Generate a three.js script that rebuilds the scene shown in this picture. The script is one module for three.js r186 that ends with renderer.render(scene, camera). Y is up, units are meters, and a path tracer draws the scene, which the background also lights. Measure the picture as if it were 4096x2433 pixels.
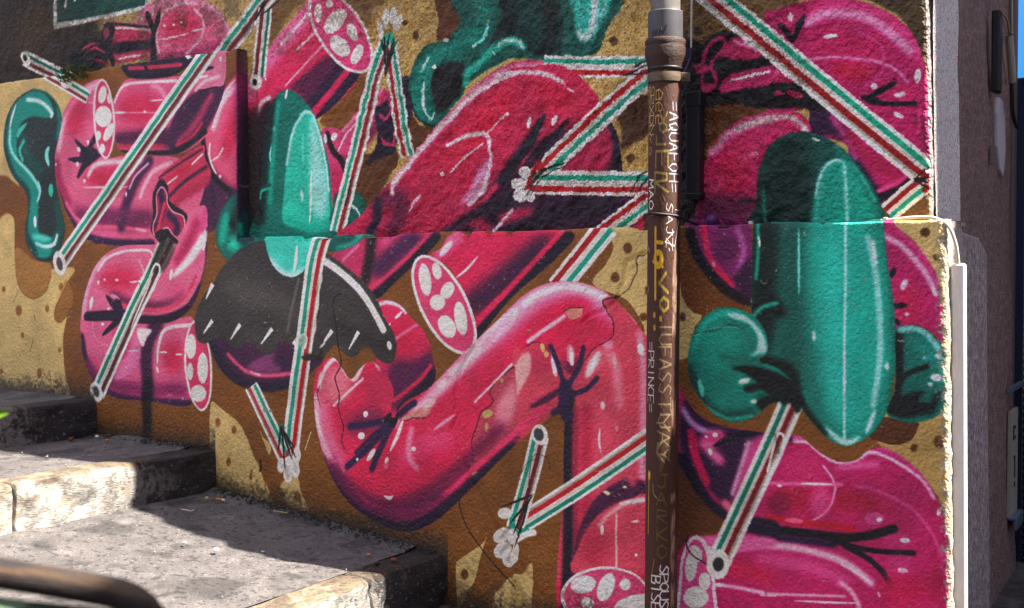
import * as THREE from 'three';
import { RoundedBoxGeometry } from 'three/addons/geometries/RoundedBoxGeometry.js';
import { mergeGeometries } from 'three/addons/utils/BufferGeometryUtils.js';

// ---------------------------------------------------------------- camera, sky, sun, exposure
const EYE = 1.25;                       // eye height; y of measured points is given from the eye
const scene = new THREE.Scene();
const camera = new THREE.PerspectiveCamera(30.59, 1024 / 608, 0.05, 400);
camera.position.set(0, EYE, 3.3);
camera.rotation.set(-0.0239, 0.55327, 0, 'YXZ');
camera.focus = 3.75; camera.userData.fStop = 3.6;
const renderer = new THREE.WebGLRenderer({ antialias: true });
renderer.toneMapping = THREE.LinearToneMapping;
renderer.toneMappingExposure = 6.1;
renderer.shadowMap.enabled = true;

const sunDir = new THREE.Vector3(Math.cos(0.235), 1.3, -Math.sin(0.235)).normalize();   // from behind the right end of the wall
const sun = new THREE.DirectionalLight(0xfff5e8, 4.0);
sun.position.copy(sunDir).multiplyScalar(20).add(new THREE.Vector3(-2.5, 0.5, 0.5)); sun.target.position.set(-2.5, 0.5, 0.5);
sun.castShadow = true; sun.shadow.radius = 1; sun.shadow.mapSize.set(4096, 4096);
Object.assign(sun.shadow.camera, { left: -9, right: 9, top: 9, bottom: -9, near: 1, far: 50 });
scene.add(sun, sun.target);
{
  const w = 128, h = 64, d = new Float32Array(w * h * 4), v = new THREE.Vector3();
  for (let j = 0; j < h; j++) for (let i = 0; i < w; i++) {
    const el = ((j + 0.5) / h - 0.5) * Math.PI, az = ((i + 0.5) / w) * 2 * Math.PI;
    const s = Math.max(0, Math.sin(el)), t = Math.pow(s, 0.5);
    const q = Math.min(1, Math.max(0, (s - 0.2) / 0.42)), u = q * q * (3 - 2 * q); d.set([0.004 + 0.246 * u + 0.02 * t, 0.055 + 0.19 * u + 0.03 * t, 0.19 + 0.11 * u + 0.03 * t, 1], (j * w + i) * 4);
  }
  const sky = new THREE.DataTexture(d, w, h, THREE.RGBAFormat, THREE.FloatType);
  sky.mapping = THREE.EquirectangularReflectionMapping; sky.minFilter = sky.magFilter = THREE.LinearFilter; sky.needsUpdate = true;
  scene.background = sky; scene.environment = sky;
}

// ---------------------------------------------------------------- helpers
let seed = 7; const rnd = () => (seed = (seed * 16807) % 2147483647) / 2147483647;
const hash = (x, y, s) => { let n = Math.imul(x, 374761393) + Math.imul(y, 668265263) + Math.imul(s, 974711); n = Math.imul(n ^ (n >>> 13), 1274126177); return ((n ^ (n >>> 16)) >>> 0) / 4294967296; };
function vn(x, y, s = 0, per = 0) {      // value noise 0..1, repeating every per cells when per is set
  const xi = Math.floor(x), yi = Math.floor(y), u = x - xi, v = y - yi, a = u * u * (3 - 2 * u), b = v * v * (3 - 2 * v), m = (q) => per ? ((q % per) + per) % per : q;
  const p = hash(m(xi), m(yi), s), q = hash(m(xi + 1), m(yi), s), r = hash(m(xi), m(yi + 1), s), t = hash(m(xi + 1), m(yi + 1), s);
  return p + (q - p) * a + (r - p) * b + (p - q - r + t) * a * b;
}
const fbm = (x, y, s, o = 4, per = 0) => { let v = 0, a = 0.5, k = 1, n = 0; for (let i = 0; i < o; i++) { v += a * vn(x * k, y * k, s + i, per ? per * k : 0); n += a; a *= 0.5; k *= 2; } return v / n; };
const sstep = (a, b, x) => { const t = Math.min(1, Math.max(0, (x - a) / (b - a))); return t * t * (3 - 2 * t); };
const numbers = {};
const numbered = (n) => { const k = (numbers[n] = (numbers[n] ?? -1) + 1); return k ? n + '_' + String(k).padStart(3, '0') : n; };
const shade = (o) => { o.traverse((m) => { if (m.isMesh) m.castShadow = m.receiveShadow = true; }); return o; };
function thing(name, label, category, group, [x, y, z] = [0, 0, 0]) {
  const o = new THREE.Group(); o.name = numbered(name); o.position.set(x, y, z); o.userData = { label, category }; if (group) o.userData.group = group; scene.add(o); return o;
}
function part(name, geometry, material, parent) { const m = new THREE.Mesh(geometry, material); m.name = name; m.castShadow = m.receiveShadow = true; parent.add(m); return m; }
function single(name, geometry, material, label, category, group) { const m = part(numbered(name), geometry, material, scene); m.userData = { label, category }; if (group) m.userData.group = group; return m; }
function tex(w, h, fn, srgb = true) {    // fn(i, j) -> [r, g, b] 0..255
  const d = new Uint8Array(w * h * 4);
  for (let j = 0; j < h; j++) for (let i = 0; i < w; i++) { const c = fn(i, j), o = (j * w + i) * 4; d[o] = c[0]; d[o + 1] = c[1]; d[o + 2] = c[2]; d[o + 3] = 255; }
  const t = new THREE.DataTexture(d, w, h); t.wrapS = t.wrapT = THREE.RepeatWrapping; t.magFilter = t.minFilter = THREE.LinearFilter; if (srgb) t.colorSpace = THREE.SRGBColorSpace; t.needsUpdate = true; return t;
}
const rep = (t, x, y = x) => { const c = t.clone(); c.repeat.set(x, y); c.needsUpdate = true; return c; };
const V3 = (a) => new THREE.Vector3(a[0], a[1] + EYE, a[2]);
const tube = (pts, r, n = 40, rs = 8) => new THREE.TubeGeometry(new THREE.CatmullRomCurve3(pts.map(V3)), n, r, rs);
const box = (w, h, d, x, y, z, r = 0) => (r ? new RoundedBoxGeometry(w, h, d, 2, r) : new THREE.BoxGeometry(w, h, d)).translate(x, y + EYE, z);
const merged = (gs) => mergeGeometries(gs.map((g) => g.index ? g.toNonIndexed() : g));
const mat = (color, roughness = 0.8, o = {}) => new THREE.MeshStandardMaterial({ color, roughness, ...o });

// ---------------------------------------------------------------- the painted mural: drawn in millimetres of the wall (x from -5.3 m, y from 1.5 m below the eye)
const ART_LOWER = `
Q#855820 /0 -326,3347 5082,2436 5105,394 -417,-708
F#c2a66e /0 -103,2499 664,2427 743,2293 658,2044 319,1990 295,1865 381,1822 445,1781 448,1662 453,1518 492,1439 586,1398 679,1434 721,1505 723,1537 821,1549 898,1539 850,1486 800,1422 754,1358 750,1307 788,1291 838,1321 825,1276 811,1213 813,1117 833,1023 862,961 870,834 -141,696
F#a97f45c0 /1.8 462,1643 453,1518 492,1439 586,1398 679,1434 721,1505 712,1569 599,1582
L#7a5220b0 5/1.4 453,1518 492,1439 586,1399 679,1434 721,1505
F#a07338a0 /2.7 831,1492 779,1403 750,1339 753,1300 788,1291 838,1327 888,1404
L#7a522090 7/1.3 850,1486 800,1422 754,1358 750,1307 788,1293 836,1321
L#7a522080 8/1.8 825,1276 811,1213 813,1117 833,1023 862,961
F#8a5c28e0 /2.3 375,1444 371,1434 361,1429 351,1433 347,1444 351,1454 362,1458 371,1454
F#8a5c28e0 /2.3 499,1341 491,1322 474,1314 457,1322 450,1340 457,1359 475,1367 492,1359
F#8a5c28e0 /2.2 709,1354 704,1342 693,1336 681,1341 677,1353 682,1366 693,1371 705,1366
F#8a5c28e0 /2.3 517,1224 513,1213 504,1209 495,1213 492,1223 495,1233 504,1238 513,1234
F#8a5c28e0 /2.2 792,1161 788,1152 781,1148 773,1151 770,1160 773,1169 781,1173 789,1170
F#8a5c28e0 /2.3 648,1047 643,1030 629,1022 616,1028 611,1046 617,1063 630,1071 643,1065
F#8a5c28e0 /2.2 764,1014 761,1006 753,1003 745,1006 742,1013 746,1021 754,1025 761,1022
F#8a5c28e0 /2.2 809,1458 804,1447 793,1442 782,1447 777,1458 782,1469 794,1474 805,1469
F#8a5c28e0 /2.3 345,1042 341,1033 332,1028 323,1032 319,1041 323,1051 333,1055 342,1052
F#c2a66e /2.7 241,2523 561,2433 725,2437 902,2339 842,2275 781,2179 760,2067 792,2216 663,2354 455,2371 367,2247 386,2082 469,1979 500,1899 405,1962 231,2023
Q#c2a66e /0 14,2531 725,2437 921,2331 801,2153 738,1966 405,1982 4,2001
F#855820 /3.6 4,2008 341,1998 448,1960 531,1898 550,1780 402,1811 271,1762 -2,1727
F#c2a66e /1.2 1777,969 1821,963 1877,935 1931,904 1978,851 2034,744 2053,689 2098,649 2128,563 2033,587 1937,610 1826,611 1771,790
F#83551fe0 /2 1833,895 1828,881 1816,875 1805,880 1800,893 1805,906 1817,912 1828,907
F#83551fe0 /2 1923,871 1919,859 1909,853 1900,857 1896,869 1900,881 1909,887 1919,883
F#83551fe0 /2 1889,735 1885,721 1876,715 1867,720 1864,733 1868,747 1877,754 1886,749
F#83551fe0 /2 2030,692 2025,675 2013,667 2001,672 1997,689 2002,706 2014,714 2025,708
F#c2a66e /1.2 2026,754 2064,702 2080,653 2071,613 2033,603 2010,640
F#c2a66e /0.8 2056,879 2080,848 2114,825 2110,781 2087,815
F#c2a66e /0.8 2166,661 2206,698 2257,709 2278,645 2314,584 2256,578 2183,608 2191,631
F#83551fe0 /1.9 2277,628 2271,611 2256,603 2242,608 2236,624 2242,640 2256,649 2271,643
F#c2a66e /0.7 3157,586 3139,552 3081,511 3039,480 3026,454 3030,335 3033,295 3066,340 3072,366 3104,410 3128,492
F#6f4216e0 /1.7 3079,434 3074,419 3063,412 3052,416 3047,429 3052,444 3063,451 3074,447
F#c2a66e /1 3183,327 3186,368 3214,402 3262,443 3276,286 3186,271
F#83551fe0 /1.7 3149,336 3142,328 3128,323 3113,323 3107,329 3113,337 3128,342 3142,342
F#c2a66e /1 3262,438 3307,468 3346,505 3345,353 3346,249 3262,235
F#a58d58 /2 3262,438 3301,424 3323,389 3334,343 3262,283
F#c2a66e /0.9 3664,1670 3923,1663 3925,1260 3783,1295 3763,1343 3724,1405 3684,1436 3578,1480 3629,1548 3654,1598
F#6b4015e0 /1.6 3721,1597 3717,1584 3705,1579 3694,1585 3689,1597 3693,1610 3705,1615 3717,1610
F#6b4015e0 /1.6 3676,1501 3672,1489 3660,1484 3648,1489 3643,1501 3648,1513 3660,1518 3672,1513
F#6b4015e0 /1.6 3778,1372 3773,1363 3763,1359 3753,1363 3748,1372 3753,1381 3763,1386 3773,1382
F#6b4015e0 /1.5 3783,1459 3780,1450 3775,1446 3769,1449 3767,1459 3769,1468 3775,1472 3780,1468
F#7c4d14 /1.2 3895,1673 4060,1668 4131,1520 4105,1402 4043,1409 3971,1378 3920,1403 3896,1442
F#c2a66e /1.2 3878,1460 3896,1442 3925,1395 3964,1378 3939,1343 3920,1321 3892,1307 3878,1302
F#5b3414e0 /1.5 3910,1375 3907,1365 3899,1361 3891,1365 3888,1375 3891,1384 3899,1389 3907,1385
F#c2a66e /0.8 4543,1676 4764,1669 4769,1100 4694,1095 4688,1326 4669,1441 4619,1588 4566,1640
F#5b3810e0 /1.4 4651,1628 4647,1619 4638,1615 4628,1619 4623,1629 4627,1638 4637,1642 4647,1638
F#5b3810e0 /1.4 4676,1557 4674,1551 4668,1548 4662,1551 4659,1558 4661,1564 4667,1567 4673,1564
Q#b5945a /0 4509,1112 4769,1144 4772,801 4699,846 4662,904 4587,968 4510,1017
F#684016 /0.8 4486,1035 4509,1073 4528,1096 4578,1089 4623,1086 4618,1061 4601,1032 4567,1018 4529,1020
F#684016e0 /1.4 4623,1013 4620,1005 4612,1001 4604,1003 4601,1012 4604,1020 4612,1024 4620,1021
F#684016e0 /1.4 4698,1038 4693,1024 4681,1018 4670,1022 4665,1035 4669,1048 4681,1055 4693,1050
F#e65c7c /0 1959,2354 1943,2339 1880,2294 1824,2220 1796,2155 1751,2090 1742,2045 1766,1992 1798,1928 1869,1874 1955,1831
[ 1959,2354 1943,2339 1880,2294 1824,2220 1796,2155 1751,2090 1742,2045 1766,1992 1798,1928 1869,1874 1955,1831
L#f4c0c8 30/6.3 1958,2293 1880,2255 1832,2197 1800,2126
L#f6dede 9/1.6 1927,2312 1864,2262 1824,2203
F#e03058 /15.8 1955,2090 1913,2019 1869,1996 1849,2035 1865,2113 1907,2184 1951,2206 1971,2167
L#a83464 32/9.5 1766,1986 1830,1915 1939,1854
]
L#efe8dc 9/1.6 1779,2059 1776,2014 1790,1973 1815,1935
L#efe8dc 7/1.6 1796,1990 1830,2005 1856,2035
F#efe8dc /1.2 1846,1920 1844,1914 1839,1912 1835,1915 1833,1920 1835,1926 1839,1928 1844,1925
F#efe8dc /1.2 1774,1917 1772,1911 1767,1909 1762,1912 1761,1918 1763,1924 1767,1927 1772,1924
F#5b2d54 /3.2 1749,1930 1861,1885 1939,1854 1892,1808 1876,1744 1747,1690 1699,1806
L#4a2a4c 20/2.4 1765,1918 1797,1860 1805,1802
L#2b2326 27/2.4 1733,2114 1742,2056 1766,1969 1822,1904 1892,1858
F#de5e80 /0 1170,2274 1203,2331 1267,2374 1418,2369 1580,2359 1737,2358 1857,2353 1865,2284 1816,2181 1751,2090 1610,2029 1414,2035 1236,2056 1182,2121
[ 1170,2274 1203,2331 1267,2374 1418,2369 1580,2359 1737,2358 1857,2353 1865,2284 1816,2181 1751,2090 1610,2029 1414,2035 1236,2056 1182,2121
F#d8325a /21 1494,2230 1453,2187 1354,2175 1253,2202 1211,2252 1254,2296 1356,2306 1454,2279
F#63264e /12.2 1178,2140 1327,2148 1536,2145 1585,2054 1414,2076 1200,2090
F#552850 /6.3 1527,2081 1544,2162 1604,2233 1704,2287 1865,2324 1864,2262 1800,2166 1710,2081 1568,2038
L#b83c62 33/8.8 1594,2077 1694,2151 1785,2258
L#d8324e 15/2.5 1205,2082 1362,2071 1496,2068
L#2c2430 24/3.2 1195,2059 1326,2045 1543,2036 1636,2057 1751,2112
L#d03a5a 12/3.2 1577,2066 1669,2095 1735,2148
]
L#f3dcdc 12/2.1 1180,2282 1221,2336 1294,2355 1580,2340
L#e8a0b0b0 22/5.7 1426,2335 1478,2313 1512,2275
T#efe8dc 10/1.3 1173,2236 1255,2230
L#e88ca0 5/1.6 1238,2231 1451,2214
T#f3c8d0 7/1.2 1412,2268 1499,2266
F#efe8dc /1.3 1389,2223 1387,2220 1381,2219 1375,2221 1373,2225 1375,2228 1381,2229 1387,2227
F#dc7890 /1.2 1689,2392 1802,2437 1870,2447 1865,2307 1801,2296 1704,2299
L#f0c8cc 12/3.2 1696,2288 1753,2323 1833,2335
F#efe8dc /1.2 1850,2404 1848,2396 1843,2393 1839,2397 1837,2405 1839,2413 1844,2416 1848,2412
T#3c2348 17/1.6 1733,2373 1802,2375
F#efe8dc /1.2 1769,2342 1761,2338 1738,2336 1715,2337 1705,2340 1713,2345 1736,2347 1759,2346
F#38213f /1.6 1232,2437 1375,2441 1590,2445 1697,2459 1672,2416 1614,2382 1530,2367 1356,2374 1267,2395
L#d83a5c 17/2.5 1281,2422 1418,2413 1606,2406
T#2b1c2c 18/1.2 1375,2429 1401,2397
L#221a20 15/2.1 1245,2430 1272,2394 1365,2375 1538,2369 1622,2393
F#efe8dc /1.2 1657,2435 1653,2431 1644,2430 1634,2433 1630,2438 1634,2442 1644,2443 1653,2440
F#de6684 /0 1093,2387 999,2383 907,2348 832,2276 776,2180 752,2080 753,1991 787,1901 835,1810 912,1714 1027,1662 1231,1640 1436,1637 1599,1693 1716,1805 1741,1919 1602,2007 1414,2029 1236,2039 1107,2041 1052,2136 1044,2259
[ 1093,2387 999,2383 907,2348 832,2276 776,2180 752,2080 753,1991 787,1901 835,1810 912,1714 1027,1662 1231,1640 1436,1637 1599,1693 1716,1805 1741,1919 1602,2007 1414,2029 1236,2039 1107,2041 1052,2136 1044,2259
L#f0aebe 30/7 1074,2373 970,2346 882,2279 811,2196 785,2097
F#d63358 /17.4 1351,1937 1296,1906 1161,1898 1022,1918 964,1956 1023,1988 1162,1995 1297,1974
F#d8385c /22 985,2222 938,2165 881,2151 846,2188 854,2255 901,2312 959,2325 993,2288
L#7a2858 66/21 913,1795 1047,1767 1232,1749 1411,1745
L#452650 54/5.2 777,1901 825,1804 912,1714 1027,1667 1231,1643 1418,1641
L#b03060 47/11.5 769,2028 788,1945 856,1847
L#ee607e 15/3 836,1848 913,1770 1037,1733 1214,1724 1406,1703
L#f8a0b0 11/2.5 1322,1714 1384,1704
L#f3d0d2 18/5.1 993,1963 1032,2005 1107,2017 1236,2014 1400,2003
L#5c2a54 60/8.4 1405,2006 1334,1944 1288,1880 1242,1791 1223,1731
L#7a2c5c 41/16.5 1048,1791 1411,1768
L#f0a8b4 19/3.3 1547,1992 1439,1963 1377,1900 1350,1854
L#f0d0d4c0 11/2.5 1400,1997 1316,1945 1279,1893
T#f2c8cc 9/1.7 954,1912 1105,1907 1270,1901
F#efe8dc /1.3 1263,1869 1261,1861 1256,1857 1252,1861 1250,1870 1252,1878 1257,1881 1261,1878
F#3a2640 /5.2 1070,2055 1050,2030 1003,2022 956,2035 937,2063 957,2088 1004,2096 1051,2082
]
T#3a2640 30/1.7 1070,2043 985,2072 899,2134
T#3a2640 31/1.7 1089,2054 975,2039 854,2046
T#3a2640 36/1.7 1051,2044 975,2017 916,1955
T#3a2640 35/3.5 995,2084 1052,2136 1071,2147
F#efe8dc /1.3 1003,2115 1000,2107 995,2104 990,2108 987,2116 990,2123 995,2126 1001,2123
F#efe8dc /1.3 940,2090 942,2081 936,2076 926,2078 918,2086 917,2095 923,2100 932,2098
F#efe8dc /1.3 928,2020 925,2012 918,2009 912,2013 909,2021 912,2028 919,2031 926,2028
F#efe8dc /1.3 973,1941 971,1935 966,1933 960,1936 958,1942 960,1948 966,1950 971,1948
F#efe8dc /1.3 770,2027 768,2022 764,2021 760,2023 758,2027 760,2032 764,2033 768,2031
T#f0a8b8 7/1.3 998,2294 1092,2289
F#f2cdd2 /1.3 1181,2210 1167,2084 1119,2032 1062,2087 1032,2216 1045,2344 1095,2394 1151,2338
F#d8446a /1.3 1166,2211 1157,2091 1118,2043 1072,2094 1047,2215 1056,2336 1095,2383 1141,2331
F#ece4d6 /1.7 1124,2317 1109,2292 1086,2284 1070,2299 1069,2328 1085,2353 1108,2361 1124,2346
F#ece4d6 /1.7 1161,2302 1156,2285 1145,2279 1134,2287 1129,2305 1134,2321 1145,2327 1156,2319
F#ece4d6 /1.7 1160,2220 1142,2188 1102,2177 1061,2194 1044,2229 1062,2261 1103,2272 1143,2255
F#ece4d6 /1.7 1083,2140 1078,2125 1066,2119 1054,2126 1049,2142 1055,2158 1067,2163 1079,2156
F#ece4d6 /1.7 1162,2142 1134,2118 1108,2114 1098,2132 1111,2161 1139,2185 1165,2189 1174,2172
F#ece4d6 /1.7 1112,2080 1107,2065 1093,2059 1080,2066 1075,2082 1081,2098 1094,2103 1107,2096
F#d63e60 /1.2 1576,1997 1734,2056 1750,2004 1786,1923 1700,1863 1566,1820 1533,1853 1469,1926
L#5c2a4c 17/3.2 1537,1847 1626,1907 1758,1964
L#5c2a4c 10/2.4 1473,1932 1602,1989 1734,2039
F#e03254 /6.5 1669,1983 1661,1966 1623,1942 1577,1925 1550,1925 1558,1942 1596,1967 1642,1984
L#efe8dc 8/1.6 1672,1980 1736,2018
L#efe8dc 7/1.6 1518,1899 1584,1932
L#f0c0c8 8/2 1608,1818 1704,1872
L#c03458 38/8 1575,1820 1765,1906
F#332b2c /2.4 1438,1874 1482,1925 1529,1891 1541,1829 1641,1767 1661,1692 1607,1652 1539,1671 1488,1666 1449,1673 1419,1709 1433,1780 1429,1833
F#b23256 /0.8 1455,1832 1457,1862 1490,1891 1522,1859 1525,1818 1557,1782 1616,1762 1628,1716 1600,1670 1560,1679 1527,1713 1493,1707 1479,1678 1440,1685 1432,1726 1456,1773
L#4b2c58 35/4.9 1481,1872 1498,1801 1454,1720
L#4b2c58 32/4.9 1532,1771 1582,1728 1573,1694
L#e83e5e 20/3.3 1507,1818 1480,1755 1462,1702
L#e88ca0 7/0.8 1455,1832 1457,1862 1490,1891 1522,1859 1525,1818 1557,1782 1616,1762 1628,1716 1600,1670 1560,1679 1527,1713 1493,1707 1479,1678 1440,1685 1432,1726 1456,1773 1455,1832
F#39443f /1.3 592,2389 704,2363 783,2299 807,2228 786,2154 760,2079 758,1978 777,1888 810,1798 829,1722 793,1634 722,1576 620,1586 548,1651 529,1729 556,1819 537,1911 438,1993 375,2102 366,2195 395,2278 465,2351
[ 592,2389 704,2363 783,2299 807,2228 786,2154 760,2079 758,1978 777,1888 810,1798 829,1722 793,1634 722,1576 620,1586 548,1651 529,1729 556,1819 537,1911 438,1993 375,2102 366,2195 395,2278 465,2351
F#17907f /3.6 592,2382 694,2357 743,2302 748,2258 692,2248 590,2263 516,2243 484,2200 472,2122 502,2042 595,1979 641,1913 629,1804 632,1720 683,1687 734,1692 769,1717 779,1666 702,1597 610,1603 554,1663 539,1742 562,1845 542,1917 443,1993 381,2095 371,2194 400,2271 465,2341
L#0c5a55 33/6.4 411,2310 377,2194 391,2094 459,1986 553,1910 551,1813 539,1716 610,1611
L#0f7d70 41/8.9 788,2280 802,2216 781,2148
L#205f56 54/13.7 515,2172 555,2072 647,2003
L#245c52 61/8.9 776,1838 795,1748 753,1635
L#d2e6da 19/3.6 555,2345 632,2334 693,2306 738,2268 732,2254
L#8fd6c6 18/4.1 420,2204 417,2139 458,2077 544,2017 611,1959 636,1920
T#e8efe6 13/1.8 465,2331 432,2269 415,2211
T#48b8a4 26/2.3 548,2234 494,2199 478,2168
L#3fae9c 19/2.7 525,2151 493,2108 518,2061
T#80dcc8 29/1.8 715,2114 694,2077 714,2022
T#31c0a2 35/1.8 723,1941 727,1878
L#9fe0d2 17/3.1 611,1663 682,1645 748,1660 769,1698
T#f0f0e6 12/1.3 662,1649 733,1651 769,1701
T#eef2e8 21/1.4 605,1792 608,1737
F#5fd0bc /6.4 722,1679 699,1670 647,1671 599,1682 581,1697 606,1706 657,1704 705,1693
T#9fe0d2 17/1.8 631,1958 646,1906 624,1856
]
L#1c6f64 9/2.2 592,2389 704,2363 783,2299 807,2228
F#dc6686 /0 949,1342 942,1216 962,1123 1018,1038 1093,991 1186,960 1402,958 1658,961 1684,1122 1682,1316 1578,1324 1405,1302 1227,1304 1041,1331
[ 949,1342 942,1216 962,1123 1018,1038 1093,991 1186,960 1402,958 1658,961 1684,1122 1682,1316 1578,1324 1405,1302 1227,1304 1041,1331
L#4a2852 39/5.1 944,1229 981,1105 1075,1016 1186,966 1402,958 1658,961
L#f05578 16/2.5 1154,1025 1268,1006 1402,992 1625,996
F#f8b0c0 /1.3 1549,992 1541,988 1523,987 1505,988 1498,993 1506,997 1524,998 1542,997
F#f8b0c0 /1.2 1615,984 1613,978 1608,976 1603,978 1601,983 1603,988 1608,990 1613,988
L#8a2a60 56/17.1 981,1105 1075,1041 1223,1011 1446,1011 1617,1020
F#d83258 /20.7 1618,1160 1598,1110 1550,1087 1502,1106 1482,1155 1503,1206 1551,1228 1599,1209
L#54264e 75/8.4 1449,1300 1396,1230 1377,1139 1385,1050 1388,960
F#f0d6d2 /3.3 1326,1273 1414,1272 1383,1235 1360,1196 1334,1222
F#e478a0 /5 1271,1190 1316,1239 1342,1192 1324,1125 1242,1061 1168,1045 1224,1115
T#efe8dc 7/1.3 1248,1174 1333,1178
L#c03a64 54/12.7 1189,1254 1253,1225 1225,1164
L#f3dcdc 15/2.5 1661,1298 1544,1288 1483,1262 1458,1202 1452,1172
T#efe8dc 11/1.3 1452,1172 1447,1124
T#efe8dc 12/1.3 1445,1115 1452,1083
T#efe8dc 8/1.2 1461,1176 1513,1177
T#efe8dc 8/1.2 1564,1170 1610,1172
L#ee8098 8/2.2 1024,1300 1031,1244 1077,1205 1133,1191
L#f04c70 19/3.5 1038,1132 1057,1096
]
F#de6a88 /0 1401,1644 1231,1641 1111,1603 1025,1529 966,1417 948,1317 1041,1300 1317,1297 1535,1309 1662,1371 1721,1464 1758,1584 1764,1727 1748,1802 1666,1782 1632,1725 1565,1662 1479,1646
[ 1401,1644 1231,1641 1111,1603 1025,1529 966,1417 948,1317 1041,1300 1317,1297 1535,1309 1662,1371 1721,1464 1758,1584 1764,1727 1748,1802 1666,1782 1632,1725 1565,1662 1479,1646
L#e89ab0 32/7 1101,1591 1025,1517 976,1417 960,1323
F#d63358 /21.6 1346,1492 1306,1454 1210,1437 1112,1453 1072,1492 1113,1531 1212,1547 1307,1531
L#6a2450 36/12.4 1164,1419 1318,1384 1493,1383 1604,1446
L#38233a 47/3.3 984,1321 1190,1331 1317,1315 1458,1313 1570,1334 1662,1377 1729,1458
L#de4666 17/2.9 1177,1385 1318,1365 1450,1359 1545,1376 1629,1423 1696,1504
L#4a2852 24/3.2 1662,1377 1729,1470 1762,1573 1763,1699
F#f2dcd8 /4.9 1747,1705 1759,1664 1705,1596 1622,1533 1542,1498 1614,1574 1689,1643
L#c03062 46/12.2 1699,1729 1648,1643 1580,1574
L#e0508a 25/4.8 1748,1779 1731,1699
F#db5c82 /12.4 1628,1472 1623,1447 1583,1420 1530,1409 1495,1419 1500,1445 1541,1471 1594,1482
]
L#f3dcdc 11/2.1 1065,1532 1115,1581 1185,1607 1285,1619 1405,1617 1426,1582
L#ecb0bcc0 10/2.1 1338,1576 1364,1528 1355,1480 1319,1444
T#f3d0d4 8/1.3 1274,1479 1359,1486
F#efe8dc /1.3 1203,1489 1200,1486 1192,1484 1185,1486 1181,1489 1185,1493 1193,1494 1200,1493
F#efe8dc /1.3 1145,1360 1142,1356 1135,1354 1129,1356 1126,1360 1129,1364 1135,1366 1142,1365
F#efe8dc /1.3 1104,1291 1100,1286 1092,1284 1084,1286 1081,1290 1085,1295 1093,1297 1101,1295
F#efe8dc /1.3 1074,1478 1072,1471 1067,1468 1061,1471 1059,1478 1062,1485 1067,1488 1072,1485
F#efe8dc /1.3 1117,1491 1114,1487 1109,1486 1104,1487 1102,1491 1104,1494 1109,1496 1115,1494
T#efe8dc 23/1.3 1023,1414 1005,1355
T#efe8dc 19/1.2 1546,1536 1537,1490
T#efe8dc 16/1.2 1751,1670 1738,1613
F#e090a8 /1.3 1209,1401 1195,1398 1170,1404 1150,1415 1146,1425 1161,1427 1185,1421 1205,1410
F#3a2640 /4.3 1290,1335 1272,1316 1227,1307 1182,1314 1163,1333 1182,1352 1227,1361 1272,1354
T#3a2640 34/1.7 1245,1328 1191,1358 1116,1421
T#3a2640 33/1.7 1263,1329 1163,1322 1018,1334
T#3a2640 31/1.7 1245,1322 1181,1297 1089,1238
T#3a2640 30/3.4 1227,1346 1200,1389 1173,1394
F#efe2d8 /1.2 1790,1135 1778,998 1724,935 1660,985 1622,1120 1635,1259 1689,1320 1753,1268
F#d8446a /1.2 1777,1134 1768,1004 1723,945 1668,993 1636,1121 1645,1253 1690,1311 1745,1261
F#ece4d6 /1.6 1694,1209 1685,1172 1662,1156 1640,1171 1631,1207 1641,1245 1663,1261 1686,1246
F#ece4d6 /1.6 1766,1120 1756,1074 1733,1054 1710,1072 1701,1117 1711,1163 1734,1183 1757,1165
F#ece4d6 /1.6 1676,1101 1670,1076 1657,1065 1645,1075 1639,1100 1645,1126 1658,1137 1671,1127
F#ece4d6 /1.6 1751,1013 1737,987 1704,974 1670,983 1656,1007 1670,1034 1704,1046 1738,1037
L#1d1714d0 58/7.6 1389,1032 1379,941 1383,869 1373,809
F#0b7264 /3.2 1892,1825 1836,1765 1812,1698 1819,1641 1847,1598 1898,1566 1952,1559 2014,1587 2060,1637 2128,1690 2136,1811 2062,1868 1970,1867
F#05332f /15.8 2068,1730 2044,1688 1984,1671 1924,1691 1899,1735 1925,1778 1985,1794 2044,1774
F#0fae93 /8.8 1883,1699 1863,1649 1841,1630 1830,1654 1836,1706 1856,1755 1878,1774 1889,1750
T#d0e6dc 14/1.6 1962,1772 2008,1743
T#9ed8ca 17/2.3 1953,1577 1984,1588 2007,1621
F#18b898 /11.9 1968,1638 1955,1619 1922,1611 1888,1620 1875,1640 1889,1659 1922,1667 1955,1658
L#03201f 28/6.2 1907,1724 1984,1699 2061,1709
F#c8e0d8 /1.6 2022,1661 2018,1657 2011,1655 2003,1657 2000,1661 2003,1665 2011,1666 2019,1665
B#efe8dc 64/0.9 665,2475 834,2395 998,2319
B#6b645c50 13/3.3 664,2474 833,2394 997,2318
B#4a443e99 8/2.5 645,2455 815,2376 979,2300
B#0d8a70 13/0.7 675,2484 844,2405 1007,2328
B#8a3a36 15/0.9 653,2463 823,2384 987,2307
B#efe8dc 8/1.3 643,2454 813,2375 978,2298
B#efe8dc 8/1.3 687,2495 855,2416 1018,2339
F#d8cfc4 /2.2 887,2397 874,2378 844,2372 813,2383 801,2405 814,2424 845,2429 875,2418
B#efe8dc 87/0.6 3633,1670 3562,1595 3442,1466
B#6b645c50 18/4.5 3632,1671 3561,1596 3441,1467
B#4a443e99 11/3.4 3606,1691 3534,1615 3413,1487
B#0c9a80 18/0.5 3647,1660 3576,1584 3457,1456
B#b5121c 20/0.6 3617,1683 3545,1607 3425,1479
B#efe8dc 11/1 3604,1693 3532,1617 3411,1488
B#efe8dc 11/1 3663,1648 3592,1572 3473,1444
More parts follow.
